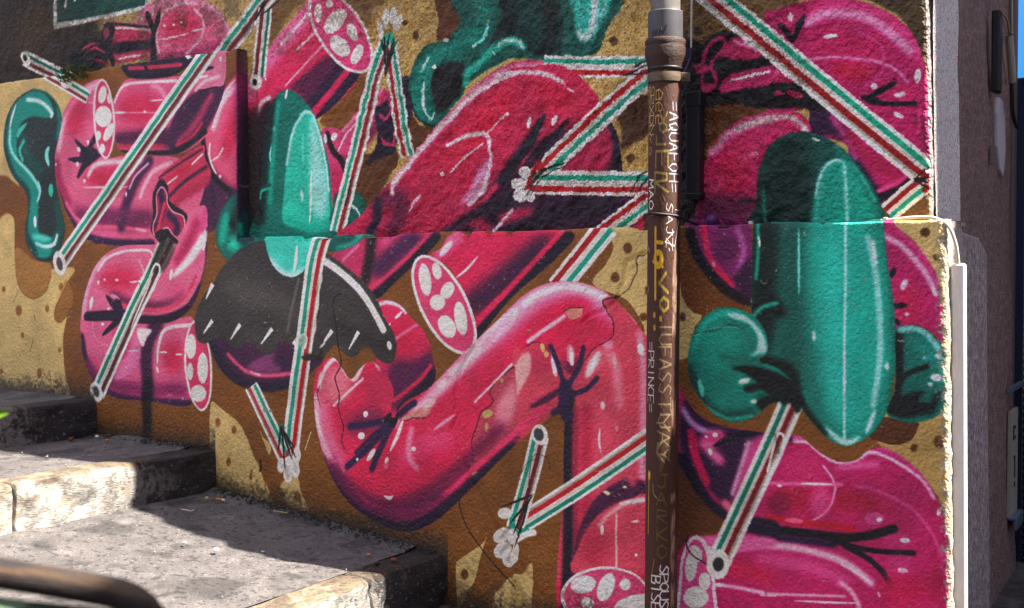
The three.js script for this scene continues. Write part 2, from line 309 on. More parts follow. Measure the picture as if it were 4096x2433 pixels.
F#c83a68 /0 2446,1588 2541,1642 2674,1660 2951,1660 2889,1579 2821,1534 2738,1473 2660,1421 2594,1488 2500,1551
[ 2446,1588 2541,1642 2674,1660 2951,1660 2889,1579 2821,1534 2738,1473 2660,1421 2594,1488 2500,1551
L#5b2a5c 73/14.5 2834,1645 2673,1535
L#33242e 47/8.7 2641,1658 2628,1566 2608,1493
L#e04068 20/2.8 2889,1638 2738,1519 2634,1457
L#33213c 47/3.6 2945,1647 2808,1534 2653,1426
L#e07a9c 11/2.6 2575,1623 2500,1567
L#d85080 36/8.6 2726,1657 2700,1632
]
F#e42a5c /0 2908,1578 2963,1608 3017,1658 3220,1659 3498,1653 3440,1568 3262,1432 3105,1272 3099,1353 3058,1455 2987,1543
[ 2908,1578 2963,1608 3017,1658 3220,1659 3498,1653 3440,1568 3262,1432 3105,1272 3099,1353 3058,1455 2987,1543
L#54224e 97/20 3386,1602 3262,1513 3105,1406
L#ec6a90 48/10.3 2951,1588 3035,1651
T#f4d8dc 26/2.4 3011,1631 2957,1580
T#f2d4d8 10/1.4 3120,1574 3076,1533 3026,1498
L#ec2a5e 23/2.3 3445,1642 3262,1470 3099,1333
L#2f1e38 48/3 3487,1637 3262,1425 3105,1280
]
F#f0e6de /1.1 3067,1442 3116,1308 3082,1228 2984,1249 2877,1361 2826,1499 2862,1580 2963,1555
F#e04a74 /1.1 3055,1437 3103,1312 3075,1239 2988,1260 2889,1366 2839,1495 2869,1570 2959,1544
F#ece4d6 /1.4 2916,1497 2915,1455 2899,1435 2877,1450 2862,1491 2863,1533 2879,1552 2901,1537
F#ece4d6 /1.4 2962,1528 2962,1506 2949,1495 2933,1501 2922,1521 2922,1543 2934,1554 2951,1547
F#ece4d6 /1.4 3013,1443 2992,1426 2969,1426 2958,1442 2965,1465 2986,1482 3009,1482 3020,1466
F#ece4d6 /1.4 2979,1411 2969,1390 2945,1381 2921,1389 2911,1410 2921,1430 2945,1439 2969,1431
F#ece4d6 /1.4 3074,1358 3074,1314 3058,1294 3036,1309 3020,1350 3021,1394 3037,1414 3059,1399
F#ece4d6 /1.4 3018,1337 3027,1307 3012,1285 2983,1286 2957,1309 2948,1340 2963,1361 2992,1360
F#56294f /1.5 1779,1252 1842,1140 1959,1072 2112,1046 2237,1075 2352,1140 2402,1216 2187,1253 1961,1235
L#3a2846 40/3.2 1779,1247 1850,1135 1959,1072 2097,1057 2230,1080
L#d85a78 17/3.1 1882,1182 1975,1122 2082,1103 2230,1118
L#f0b0b4 9/2 2014,1116 2059,1105
F#8a4a74 /5.4 1991,1135 2067,1177 2135,1196 2176,1154 2157,1120 2037,1117
L#4a2a50 32/9.1 2150,1169 2259,1146 2360,1177
F#e0305e /0 2666,1401 2693,1415 2731,1414 2776,1396 2833,1347 2889,1298 2919,1229 2933,1130 2863,1061 2736,962 2672,1009 2659,1215
[ 2666,1401 2693,1415 2731,1414 2776,1396 2833,1347 2889,1298 2919,1229 2933,1130 2863,1061 2736,962 2672,1009 2659,1215
F#ee2456 /14.2 2842,1298 2846,1250 2816,1219 2770,1225 2734,1263 2730,1312 2760,1342 2807,1336
F#6a2458 /14.1 2724,1176 2832,1196 2932,1235 2933,1125 2800,1027 2711,1011
L#de3254 15/2.5 2916,1179 2863,1124 2743,1039
L#38203e 41/3.2 2931,1150 2863,1079 2775,1005
L#f4d8dc 14/2.8 2680,1401 2712,1407 2770,1396 2801,1372
L#ec7a9c 11/2.5 2855,1328 2801,1299 2750,1269
T#efe8dc 12/1.1 2784,1374 2750,1346
T#f0c8cc 10/1.1 2731,1330 2721,1317
]
F#e02c58 /0 2742,975 2788,1031 2910,1099 3046,1219 3143,1300 3263,1403 3329,1451 3395,1479 3467,1488 3537,1482 3607,1462 3667,1419 3720,1373 3761,1323 3793,1271 3808,1072 3811,378 3468,322 3466,771 3470,1086 3448,1054 3263,904 3081,736 2973,638 2891,584 2815,556 2729,555 2631,580 2551,615 2479,671 2424,745 2386,830 2359,917 2349,1005 2352,1102 2382,1159 2445,1191 2492,1148 2533,1110 2579,1152 2633,1182 2692,1149 2740,1082 2730,1005
[ 2742,975 2788,1031 2910,1099 3046,1219 3143,1300 3263,1403 3329,1451 3395,1479 3467,1488 3537,1482 3607,1462 3667,1419 3720,1373 3761,1323 3793,1271 3808,1072 3811,378 3468,322 3466,771 3470,1086 3448,1054 3263,904 3081,736 2973,638 2891,584 2815,556 2729,555 2631,580 2551,615 2479,671 2424,745 2386,830 2359,917 2349,1005 2352,1102 2382,1159 2445,1191 2492,1148 2533,1110 2579,1152 2633,1182 2692,1149 2740,1082 2730,1005
L#f2789c 95/19.7 2934,1125 3113,1260 3262,1361 3328,1409 3394,1450 3469,1466 3542,1455 3614,1428 3684,1382
L#ee6e8c 92/18.7 2380,999 2400,894 2469,766
L#8a1f5c 85/19.9 2414,777 2496,678 2604,626 2735,610 2862,644 2985,718 3081,786 3262,938
F#ea7482 /15.1 2539,1090 2515,1037 2457,1012 2398,1030 2373,1082 2398,1136 2457,1160 2515,1141
F#ee4a74 /18 3021,934 3007,882 2928,819 2826,782 2763,792 2777,846 2860,910 2960,946
F#ee1f54 /16.6 3568,1425 3552,1368 3463,1291 3349,1238 3278,1242 3295,1302 3389,1381 3502,1431
L#f5a4ba 41/9 3113,1251 3262,1365 3317,1411 3383,1450 3463,1471 3537,1464 3604,1440 3664,1400 3719,1351 3758,1294
L#f8e2e2 17/4.2 3312,1411 3383,1450 3469,1470 3542,1462 3634,1429
L#f6dcdc 25/6.1 3078,1230 3194,1321 3273,1380
L#f3c4cc 14/2.6 3469,1369 3399,1326 3329,1279
F#d24a5e /1.3 3262,1193 3306,1248 3367,1278 3426,1242 3480,1191 3516,1186 3578,1259 3634,1293 3655,1314 3652,1359 3629,1390 3614,1424 3664,1436 3734,1352 3783,1295 3785,587 3262,517
L#f07a8c 31/9.5 3634,1250 3665,1206 3675,1078
F#e06074 /7.7 3620,1213 3598,1194 3573,1193 3560,1211 3567,1238 3589,1257 3614,1258 3627,1239
F#c43c5c /13.3 3437,1219 3418,1182 3372,1165 3326,1178 3306,1214 3326,1252 3372,1269 3418,1255
F#e8889a /4.4 3655,1278 3649,1268 3634,1263 3620,1267 3614,1276 3620,1286 3634,1291 3649,1287
F#e6a09c /4 3262,1170 3301,1228 3334,1237 3337,1182 3312,1134 3273,1075 3256,1053 3239,1092
L#4a1c3a 3/0.6 3323,1262 3367,1279 3426,1238 3474,1191 3516,1185 3578,1259 3634,1291 3655,1314 3652,1359 3629,1388 3614,1423
L#6a2038 3/0.6 3614,1423 3634,1431 3669,1436
F#c8a468 /1 3394,1261 3394,1250 3389,1244 3382,1247 3377,1258 3378,1270 3383,1275 3390,1272
F#c8a468 /1 3409,1237 3406,1230 3399,1226 3393,1229 3390,1236 3393,1244 3399,1247 3406,1244
F#cf8272 /0.6 3474,1383 3495,1397 3538,1400 3532,1370 3501,1358 3484,1365
L#5c1c30 4/0.6 3466,1385 3495,1398 3539,1400
L#f08aa0 25/6.8 3749,1316 3764,1210 3764,1083 3760,718
F#b84a5c /1.4 3271,1189 3203,1143 3180,1113 3168,1088 3183,1069 3174,1040 3134,1023 3111,963 3093,912 3099,844 3081,818 3069,738 3163,796 3276,903
F#d8808c /10.1 3197,1041 3237,1101 3276,1142 3276,1046 3209,945
L#7a2850 40/8.9 3081,769 3163,835 3276,941
L#4c1c34 4/0.7 3271,1189 3203,1143 3180,1113 3168,1088 3183,1069 3174,1048 3135,1023 3111,963 3092,912 3099,849 3081,818 3068,733 3075,689
F#b49a60 /1 3227,1139 3225,1134 3220,1131 3215,1133 3213,1139 3215,1144 3220,1147 3225,1145
F#b49a60 /1 3182,1025 3179,1013 3166,1004 3149,1002 3138,1009 3140,1021 3154,1030 3171,1032
F#b49a60 /1 3165,971 3163,961 3157,956 3151,960 3149,970 3151,981 3157,985 3163,981
F#b49a60 /1 3124,795 3116,789 3104,789 3093,794 3091,802 3099,808 3112,808 3122,803
L#f4a8bc 42/9 3248,1346 3128,1246 2986,1123 2832,998
L#f6d4d8 23/5.5 3128,1251 3070,1200 3004,1158
L#f6d4d8 27/6.3 2974,1122 2956,1104
L#f4ccd2 8/1.7 3262,1198 3186,1128 3105,1055
F#e8265a /21.6 3041,872 3022,816 2928,744 2810,697 2740,703 2761,761 2860,834 2975,879
L#7a1e50 40/14.2 2496,721 2604,658 2735,651 2862,695 2985,777 3081,855 3220,973
L#3a1e46 51/3.2 2400,776 2455,685 2537,619 2604,590 2670,571 2774,563 2875,592 2973,656 3069,731 3262,895
L#f03c6c 20/2.8 2551,673 2637,633 2735,624 2831,635 2918,673 3016,743 3081,799 3163,865 3262,947 3387,1051
L#f0a2b6 31/6 2359,1030 2369,918 2400,840 2442,774
L#f6d4d8 10/2.3 2357,976 2369,924 2386,882
L#a0305e 38/9.6 2428,778 2496,710 2577,665
F#cc847a /1.1 2762,967 2813,995 2916,1042 2900,996 2832,980 2807,972
L#6a2038 4/0.7 2756,965 2807,971 2832,981 2888,982
L#f0c0c4 20/6.3 2888,1025 2925,1047
L#f6dcd8 17/3.3 2377,1071 2386,1114 2416,1156 2454,1184 2479,1177 2498,1149 2525,1120 2554,1111 2579,1143 2600,1179 2626,1196 2654,1184 2675,1156
L#f4d4d4 10/1.8 2450,1004 2525,1063 2594,1115
F#c8325a /18.2 2672,1153 2737,1141 2775,1066 2672,1009 2619,974 2592,1030
F#7a2454 /5.1 2606,1213 2737,1177 2769,1117 2705,1139 2646,1189 2593,1202 2566,1159 2539,1132 2499,1178 2444,1202
F#8a2858 /18.6 2704,985 2690,945 2626,908 2548,895 2504,915 2519,956 2585,993 2661,1005
L#6c1c56 36/13.1 2441,753 2523,670 2617,628 2709,620 2831,638 2955,705
L#432a56 26/2.2 2528,927 2599,938 2671,954 2743,974 2794,1009 2838,1037
L#432a56 27/2.2 2517,773 2605,841 2671,901 2749,968
L#432a56 27/2.2 2636,772 2668,838 2704,903 2743,960
F#241a2c /4.3 2770,987 2771,967 2752,949 2724,942 2703,952 2701,972 2720,991 2749,997
L#432a56 16/2.9 2558,829 2645,904 2710,952
T#efe8dc 16/1.4 2784,970 2762,915 2723,848
L#f0708c 12/2.2 2768,967 2756,940
F#efe8dc /1.1 2619,982 2615,972 2607,968 2598,971 2595,980 2598,989 2607,993 2615,990
F#efe8dc /1.1 2602,897 2597,887 2585,882 2573,885 2568,894 2573,904 2585,909 2597,906
F#efe8dc /1.1 2716,812 2711,803 2705,800 2700,804 2699,813 2703,821 2710,824 2715,821
F#efe8dc /1.1 2844,866 2841,860 2833,857 2825,859 2821,865 2825,871 2833,874 2841,872
F#efe8dc /1.1 2571,804 2569,799 2565,797 2560,798 2558,803 2560,807 2565,810 2569,808
T#efe8dc 20/1.5 2651,850 2613,802
L#f0a0b0b0 24/5 2825,940 2811,873 2819,823 2850,793
T#f29ab0 13/2.1 3022,1006 2925,942
F#efe8dc /1.1 2693,678 2716,677 2739,682 2726,665 2709,666
F#f0708c /2.9 2715,793 2712,783 2703,779 2695,782 2692,791 2695,801 2703,806 2712,802
L#2f1e38 42/4.9 3488,1108 3483,912 3488,633 3479,323
L#a82a50 21/4.9 3513,1054 3514,329
L#e8546a 93/25.1 3615,1060 3616,855
L#c82e52 41/11.7 3554,1056 3555,364
F#5a2450 /4.3 3502,486 3517,614 3554,706 3605,776 3666,821 3720,840 3784,830 3784,772 3711,769 3646,740 3585,687 3533,602 3523,489
F#d84c62 /1.9 3533,602 3585,687 3646,739 3711,768 3784,781 3785,549 3512,497
F#c83854 /16.3 3631,605 3618,558 3585,535 3552,549 3538,594 3552,641 3585,664 3617,649
L#f4dcd8 14/2.8 3686,751 3721,763 3765,775
L#f0a8a8 12/4.5 3605,671 3646,717 3686,744
L#f0b8b0 7/1.3 3668,715 3668,624 3669,542
F#efe8dc /1 3622,659 3620,647 3615,642 3611,646 3609,658 3611,669 3615,675 3620,671
F#efe8dc /0.9 3746,591 3744,586 3741,584 3737,585 3736,589 3737,594 3741,596 3744,595
F#efe8dc /0.9 3753,702 3749,699 3738,696 3728,696 3723,698 3728,701 3738,704 3749,704
T#f4d0d4 16/1.9 3615,1088 3616,1061
T#f4dcdc 8/1.3 3605,996 3602,955 3610,916
T#f08090 12/1.9 3665,1014 3669,991
L#e05068 29/9.4 3725,829 3725,946
]
F#7a1c4e /9.8 3537,1205 3527,1185 3501,1176 3475,1183 3464,1202 3474,1222 3501,1231 3526,1224
F#f0708c /1 3510,1240 3508,1213 3498,1201 3486,1211 3478,1236 3480,1263 3491,1275 3503,1265
T#efe8dc 16/1.3 3493,1265 3496,1236 3500,1201
T#f6dcdc 20/2 3426,1238 3429,1205 3438,1163
T#f4ccd0 30/4.5 3604,1253 3578,1211 3553,1164
T#efe8dc 16/1.3 3591,1235 3571,1193
T#f0a09e 12/1.9 3659,1246 3662,1199
F#efe8dc /0.9 3766,1269 3765,1255 3759,1247 3749,1251 3743,1264 3743,1278 3750,1286 3759,1282
L#412856 19/1.6 3417,1265 3440,1215 3464,1155 3477,1096
L#412856 18/1.6 3542,1264 3527,1202 3493,1143 3474,1086
L#412856 17/1.6 3595,1165 3553,1125 3506,1107 3474,1091
T#5a2248 24/3.3 3334,1050 3405,1087 3480,1133
L#412856 45/3.3 3473,1133 3469,1065 3480,1031
L#412856 20/3.3 3477,1096 3459,1062 3426,1037
F#eedfd8 /1 3792,460 3745,382 3629,334 3509,344 3458,410 3509,491 3628,537 3745,524
F#d84a74 /1 3784,459 3740,387 3631,342 3519,352 3471,412 3519,486 3631,529 3740,518
F#ece4d6 /1.3 3593,478 3583,454 3551,436 3516,435 3498,452 3509,476 3542,494 3576,494
F#ece4d6 /1.3 3659,463 3638,430 3612,419 3598,437 3603,473 3625,506 3650,517 3664,499
F#ece4d6 /1.3 3722,491 3716,476 3702,468 3687,472 3681,484 3687,499 3702,507 3716,503
F#ece4d6 /1.3 3818,457 3800,429 3748,402 3691,391 3663,403 3682,431 3735,458 3791,469
F#ece4d6 /1.3 3583,397 3570,386 3551,386 3539,397 3540,412 3554,423 3573,423 3585,412
F#ece4d6 /1.3 3647,393 3641,385 3626,380 3612,381 3606,386 3612,394 3626,398 3641,398
F#4d4945 /1.1 2418,1597 2500,1551 2594,1488 2660,1426 2705,1345 2744,1295 2758,1239 2743,1192 2708,1177 2659,1199 2633,1235 2600,1244 2570,1207 2533,1194 2488,1219 2454,1239 2402,1195 2346,1188 2282,1223 2231,1232 2172,1247 2143,1202 2090,1189 2030,1226 1992,1241 1953,1212 1898,1216 1851,1251 1795,1241 1742,1222 1697,1244 1686,1331 1732,1418 1797,1476 1845,1538 1964,1621 2153,1663 2320,1654
L#5c5852 94/27 1884,1459 2114,1416 2332,1311
L#403c39 49/14.5 2472,1314 2607,1265 2705,1242
W#eee8de 23/1.2 1793,1473 1752,1409
W#eee8de 21/1.2 1791,1321 1738,1264
W#eee8de 21/1.2 1952,1308 1897,1244
W#eee8de 20/1.2 2130,1295 2068,1230
W#eee8de 19/1.1 2446,1295 2381,1225
W#eee8de 19/1.1 2576,1293 2526,1225
F#efe8dc /1.1 2735,1247 2733,1235 2726,1229 2717,1233 2712,1244 2713,1256 2720,1262 2729,1258
F#4d4945 /0 1892,1419 1884,1414 1888,1411
L#efe8de 28/1.5 2412,1563 2500,1514 2587,1447 2648,1375 2695,1304
L#837c76a0 13/3.4 2275,1493 2239,1385 2211,1286
F#0a6a60 /2.2 2432,1710 2487,1667 2609,1752 2618,1695 2602,1654 2541,1624 2473,1603 2418,1615
L#0fa88e 17/5.1 2473,1614 2555,1634 2595,1670
F#44c2aa /1.1 2094,1691 2355,1685 2352,1616 2330,1557 2283,1515 2231,1502 2167,1523 2119,1575 2099,1636
[ 2094,1691 2355,1685 2352,1616 2330,1557 2283,1515 2231,1502 2167,1523 2119,1575 2099,1636
L#c8ece2 32/9.8 2115,1570 2174,1520 2233,1504 2291,1520
L#1fa890 21/9 2109,1663 2355,1664
T#eef2ea 16/1.5 2266,1628 2258,1569 2247,1523
]
B#efe8dc 90/0.8 2405,1684 2362,1568 2322,1353 2289,1191 2251,992 2235,906 2210,761
B#6b645c50 18/3.8 2404,1684 2361,1568 2321,1354 2288,1191 2250,992 2234,906 2209,761
B#4a443e99 11/2.9 2433,1678 2391,1564 2352,1351 2319,1189 2282,990 2266,905 2241,761
B#0f9a7d 19/0.6 2388,1688 2344,1571 2304,1355 2271,1192 2233,992 2217,906 2191,761
B#c3141f 20/0.8 2420,1681 2378,1566 2338,1352 2305,1190 2268,991 2251,905 2226,761
B#efe8dc 12/1.1 2368,1693 2324,1574 2283,1357 2250,1194 2212,993 2195,907 2170,762
B#efe8dc 12/1.1 2441,1676 2399,1562 2360,1350 2327,1188 2290,990 2274,904 2249,761
F#3f3a36 /3 2281,1185 2346,1204 2381,1184 2324,1171
W#e8e2d8 19/1.5 2242,1235 2275,1277
L#efe8dc 13/1.5 2260,1239 2282,1269 2311,1264 2303,1224
L#efe8dc 10/1.5 2369,1594 2363,1557 2355,1525
F#8ca898 /5.4 2306,1246 2293,1229 2276,1225 2268,1235 2271,1255 2285,1272 2301,1276 2310,1265
B#efe8dc 77/0.8 2013,1055 2081,948 2195,774
B#6b645c50 15/3.2 2015,1056 2082,948 2197,775
B#4a443e99 9/2.4 1987,1045 2055,937 2170,763
B#0f9a7d 16/0.6 2031,1062 2098,955 2212,781
B#a84a4a 17/0.8 1999,1050 2067,942 2181,768
B#efe8dc 10/1.2 1982,1043 2050,935 2165,761
B#efe8dc 10/1.2 2044,1067 2111,960 2225,787
F#b8322e /2.3 2155,804 2184,773 2210,808 2195,774 2177,770
L#b5242c 12/2.3 2158,810 2188,776 2214,814
L#12806a 14/2.3 2163,904 2170,871 2185,900
F#dcd6ca /1.2 2191,745 2182,723 2167,714 2153,722 2150,744 2159,766 2174,776 2188,767
F#dcd6ca /1.2 2232,715 2225,691 2207,679 2189,687 2182,710 2190,734 2207,745 2225,737
F#dcd6ca /1.1 2270,733 2264,711 2249,700 2235,708 2229,729 2235,751 2250,761 2264,754
F#dcd6ca /1.1 2275,797 2269,774 2254,763 2238,771 2232,794 2238,818 2254,828 2269,820
F#dcd6ca /1.2 2264,758 2251,734 2220,722 2189,728 2177,751 2190,775 2221,787 2252,780
L#8c867c90 20/4.6 2191,746 2206,704
L#8c867c90 13/3.8 2243,756 2250,730
T#2a2724 10/1.2 2170,904 2162,849 2155,796
T#2a2724 10/1.2 2172,904 2181,839 2193,730
T#2a2724 10/1.2 2174,902 2199,835 2230,772
T#2a2724 9/1.1 2176,899 2214,836 2250,779
T#2a2724 9/1.1 2178,896 2221,842 2243,822
F#7c8c86 /1.2 2102,966 2098,959 2088,955 2079,957 2075,964 2079,971 2089,975 2098,973
F#7c8c86 /1.2 2126,962 2123,957 2117,955 2111,956 2108,961 2111,966 2117,968 2123,966
L#e8dcc8 3/0.8 2330,891 2312,849 2297,818
L#2b1810 9/1.2 2057,757 2061,735 2055,712
B#efe8dc 90/0.9 1787,2458 1502,2203 1090,1837 786,1564
B#6b645c50 18/3.9 1785,2459 1501,2204 1089,1838 784,1565
B#4a443e99 11/2.9 1810,2444 1527,2189 1118,1823 815,1551
B#0f9a7d 19/0.6 1772,2467 1487,2211 1073,1845 768,1573
B#84302c 20/0.9 1798,2451 1515,2196 1104,1830 800,1558
B#efe8dc 12/1.3 1755,2477 1468,2222 1054,1855 747,1582
B#efe8dc 12/1.3 1818,2440 1536,2184 1127,1818 825,1547
F#efe8dc /1.3 831,1572 828,1531 801,1511 764,1524 741,1563 743,1604 771,1624 808,1611
F#5e5850 /1.8 808,1567 807,1543 794,1532 777,1540 764,1562 765,1586 777,1597 795,1589
B#efe8dc 93/0.8 1535,1671 1300,1348 1055,978
B#6b645c50 19/3.8 1533,1672 1298,1348 1053,978
B#4a443e99 11/2.9 1566,1660 1333,1338 1091,969
B#0e8a6c 20/0.6 1514,1679 1277,1354 1032,983
B#6e2a28 21/0.8 1552,1665 1318,1342 1075,973
B#efe8dc 12/1.3 1497,1685 1260,1359 1013,988
B#efe8dc 12/1.3 1572,1658 1339,1336 1097,968
F#3a2e2ac0 /5.8 1496,1675 1573,1650 1495,1528 1408,1540
L#54463ea0 18/3.5 1354,1408 1179,1144
L#efe8dc 11/1.2 1412,1516 1443,1559 1471,1534 1425,1445
T#efe8dc 10/1.3 1416,1492 1354,1396 1281,1275
F#efe8dc /1.3 1087,988 1084,955 1058,936 1024,943 1001,972 1004,1006 1030,1024 1064,1017
F#4c5250 /1.7 1064,986 1064,967 1052,957 1035,961 1024,978 1024,997 1036,1007 1053,1003
F#342c2c /2 1445,1688 1497,1708 1581,1662 1573,1644 1522,1675 1479,1646
B#efe8dc 72/0.7 3284,633 3533,797 3803,988
B#6b645c50 14/4.1 3288,628 3536,792 3807,984
B#4a443e99 9/3.1 3270,651 3519,814 3790,1004
B#0f8a72 15/0.5 3298,616 3546,780 3816,972
B#cf1620 16/0.7 3278,641 3526,805 3797,996
B#efe8dc 9/1 3305,608 3552,772 3822,964
B#efe8dc 9/1 3264,658 3513,821 3784,1011
B#efe8dc 71/0.7 3375,956 3334,810 3273,622
B#6b645c50 14/3.5 3371,956 3330,811 3269,623
B#4a443e99 8/2.6 3396,953 3355,807 3294,619
B#0f9a7d 15/0.5 3357,958 3316,813 3255,625
B#8c1f26 16/0.7 3385,955 3344,809 3283,621
B#efe8dc 9/1 3345,960 3304,815 3242,626
B#efe8dc 9/1 3405,952 3364,806 3304,618
F#efe8dc /1 3405,967 3403,941 3385,924 3360,928 3343,949 3345,976 3363,992 3388,989
F#4c5052 /1.3 3389,965 3389,948 3377,937 3362,939 3351,953 3352,971 3363,982 3379,979
L#0f9a7d 24/1.7 3262,655 3273,608 3323,619
L#efe8dc 21/1.3 3268,573 3312,603 3351,617
F#d2ccc2 /1 3261,674 3252,658 3231,650 3210,654 3202,667 3210,682 3231,691 3252,687
F#d2ccc2 /1 3253,616 3255,596 3236,574 3208,562 3186,567 3185,587 3204,610 3232,621
F#d2ccc2 /1 3253,564 3259,544 3243,521 3216,508 3192,513 3187,533 3202,557 3230,570
F#d2ccc2 /1 3274,516 3270,495 3254,482 3234,484 3223,501 3226,522 3243,535 3262,532
F#d2ccc2 /1 3285,595 3278,574 3262,563 3246,570 3240,589 3246,611 3262,621 3278,614
L#6a665e90 12/4 3214,581 3248,619
L#6a665e90 12/4 3214,528 3248,566
L#6a665e90 10/3.4 3243,503 3260,534
F#d2ccc2 /1 3290,530 3278,503 3264,492 3255,504 3257,532 3268,559 3282,570 3291,558
T#241f1e 8/1 3348,748 3295,725 3217,690
T#241f1e 8/1 3345,743 3301,693 3251,634
T#241f1e 8/1 3340,740 3301,673 3268,602
T#241f1e 9/1 3329,729 3307,650 3273,555
F#d8c8a0 /1 3645,780 3639,777 3630,778 3622,782 3621,788 3627,791 3636,790 3644,785
F#d8c8a0 /1 3706,810 3704,807 3698,805 3693,806 3690,809 3693,812 3698,814 3704,813
F#d8c8a0 /1 3619,1065 3617,1063 3615,1061 3612,1062 3610,1065 3612,1067 3615,1069 3617,1068
F#86286a /2.4 3919,1685 4099,1680 4130,1604 4125,1440 4061,1461 3993,1516 3942,1585 3919,1642
L#dc1c60 21/2.4 3969,1658 3983,1585 4015,1529 4065,1478
F#6a1c5c /12.1 4076,1580 4054,1553 4025,1549 4006,1570 4008,1605 4030,1632 4059,1636 4077,1615
L#b060a0 18/5.3 4082,1647 4102,1587 4083,1512
L#1c1020 30/2.7 3924,1642 3947,1576 3993,1512 4047,1461 4114,1427
F#4a1c4c /5.9 4069,1495 4104,1545 4131,1562 4131,1436 4105,1444
F#f090b0 /0.9 4009,1543 4010,1538 4007,1534 4002,1535 3999,1540 3998,1546 4001,1549 4006,1548
F#f090b0 /0.9 4090,1599 4089,1596 4087,1595 4086,1596 4085,1599 4085,1602 4087,1604 4089,1602
F#c2266c /0.8 4515,1698 4561,1644 4601,1608 4638,1561 4669,1508 4684,1439 4691,1324 4654,1346 4603,1368 4552,1355 4540,1497
L#e6aac4 16/4.1 4521,1621 4567,1597 4607,1555 4643,1508 4659,1474
L#d84888 9/3.3 4561,1638 4629,1567 4675,1474
F#cc1c5c /13.2 4635,1427 4624,1386 4598,1368 4570,1385 4558,1426 4570,1468 4597,1485 4624,1468
F#ece0e4 /2.5 4588,1477 4581,1467 4574,1465 4571,1472 4574,1484 4580,1493 4587,1495 4591,1488
F#ece0e4 /2.5 4596,1395 4594,1391 4589,1389 4585,1391 4583,1395 4585,1399 4589,1401 4594,1399
F#ece0e4 /2.4 4671,1462 4673,1452 4670,1446 4664,1448 4659,1457 4657,1468 4660,1474 4666,1471
T#161030 14/1.7 4544,1499 4555,1530
T#161030 16/1.7 4549,1417 4590,1422
T#161030 14/1.6 4552,1379 4570,1367
F#0b8876 /1.7 4137,1823 4510,1804 4520,1686 4534,1544 4552,1426 4560,1285 4552,1190 4533,1111 4511,1068 4476,1030 4426,1004 4378,1014 4331,1053 4294,1096 4272,1132 4247,1174 4176,1214 4134,1307 4128,1471 4132,1673
[ 4137,1823 4510,1804 4520,1686 4534,1544 4552,1426 4560,1285 4552,1190 4533,1111 4511,1068 4476,1030 4426,1004 4378,1014 4331,1053 4294,1096 4272,1132 4247,1174 4176,1214 4134,1307 4128,1471 4132,1673
F#06332f /15.7 4129,1698 4218,1695 4220,1472 4208,1347 4163,1245 4124,1345
L#0f9c86 12/2.7 4143,1697 4148,1597 4142,1497
F#0a6a5e /13.8 4218,1695 4287,1693 4290,1349 4278,1176 4215,1222
F#19a692 /16.5 4306,1644 4409,1689 4504,1639 4535,1402 4519,1164 4450,1040 4365,1107 4321,1350
L#2fc0aa 62/20.4 4380,1569 4376,1351 4401,1109
L#a6e0d4 8/1.7 4413,1689 4414,1473 4412,1279 4414,1019
L#d8f0e8 5/1.7 4413,1279 4413,1158
L#8ad0c2 18/3.4 4478,1616 4505,1485 4515,1283 4496,1127
L#d0e8e4 11/2.5 4493,1604 4500,1544
T#7cdccc 8/1.7 4274,1650 4275,1447
L#2cb8a0 6/1.7 4371,1642 4370,1436
L#0a7a6a 12/4.1 4539,1544 4555,1284 4537,1118
T#d8ece8 12/3.4 4503,1116 4476,1042
T#c0e4dc 17/4.2 4353,1057 4414,1013 4462,1034
L#05302c 21/7 4253,1187 4291,1115 4353,1033
F#efe6e4 /2.6 4327,1325 4326,1314 4322,1309 4319,1314 4317,1325 4318,1336 4322,1341 4325,1337
F#efe6e4 /2.5 4540,1245 4539,1236 4535,1233 4531,1236 4529,1244 4531,1253 4535,1256 4539,1253
T#efe8dc 8/0.9 4148,1628 4153,1594
L#04211f 38/8.8 4136,1396 4188,1422 4214,1397
L#1aa48e 15/3.5 4129,1377 4162,1409 4207,1422
L#04211f 33/8.7 4150,1245 4240,1224 4266,1163
]
F#0b8a78 /1.7 3918,1236 3932,1314 3970,1374 4027,1407 4084,1403 4139,1377 4173,1331 4179,1274 4150,1242 4202,1228 4259,1181 4253,1131 4190,1115 4151,1081 4085,1051 4018,1065 3961,1118 3928,1171
[ 3918,1236 3932,1314 3970,1374 4027,1407 4084,1403 4139,1377 4173,1331 4179,1274 4150,1242 4202,1228 4259,1181 4253,1131 4190,1115 4151,1081 4085,1051 4018,1065 3961,1118 3928,1171
F#12a08a /18.1 4084,1280 4065,1226 4018,1201 3969,1222 3949,1276 3969,1332 4017,1355 4064,1334
L#0a5850 32/8.2 3921,1210 3963,1121 4032,1067 4125,1079
L#1fae98 18/5.4 3935,1275 3976,1354 4030,1388 4084,1389
F#b4e0d8 /3.5 4044,1389 4100,1385 4150,1346 4176,1290 4163,1260 4121,1259 4143,1276 4147,1320 4118,1358 4071,1372
L#0c7a6a 20/7.1 4031,1253 4111,1243 4163,1258
F#071614 /4.4 4065,1219 4124,1227 4189,1215 4259,1181 4253,1131 4190,1134 4151,1176 4105,1205
L#071614 20/4.4 4114,1155 4164,1167 4253,1174
L#0d7668 18/5.2 4151,1138 4215,1129 4164,1094
F#031f1d /5.2 4151,1125 4253,1150 4254,1100 4164,1094
L#22a48f 12/3.6 3984,1090 4052,1059 4132,1073
L#3a2a1c 10/3.5 4202,1166 4247,1143
]
F#efe8dc /2.7 4124,1185 4120,1179 4107,1172 4093,1170 4085,1174 4090,1181 4103,1187 4117,1189
F#efe8dc /2.7 4146,1118 4143,1114 4135,1111 4128,1113 4125,1117 4128,1122 4135,1124 4143,1123
T#5ccab2 17/1.8 3956,1179 3971,1124
L#e0c8c060 3/0.9 3935,1314 4003,1342 4037,1345 4097,1344
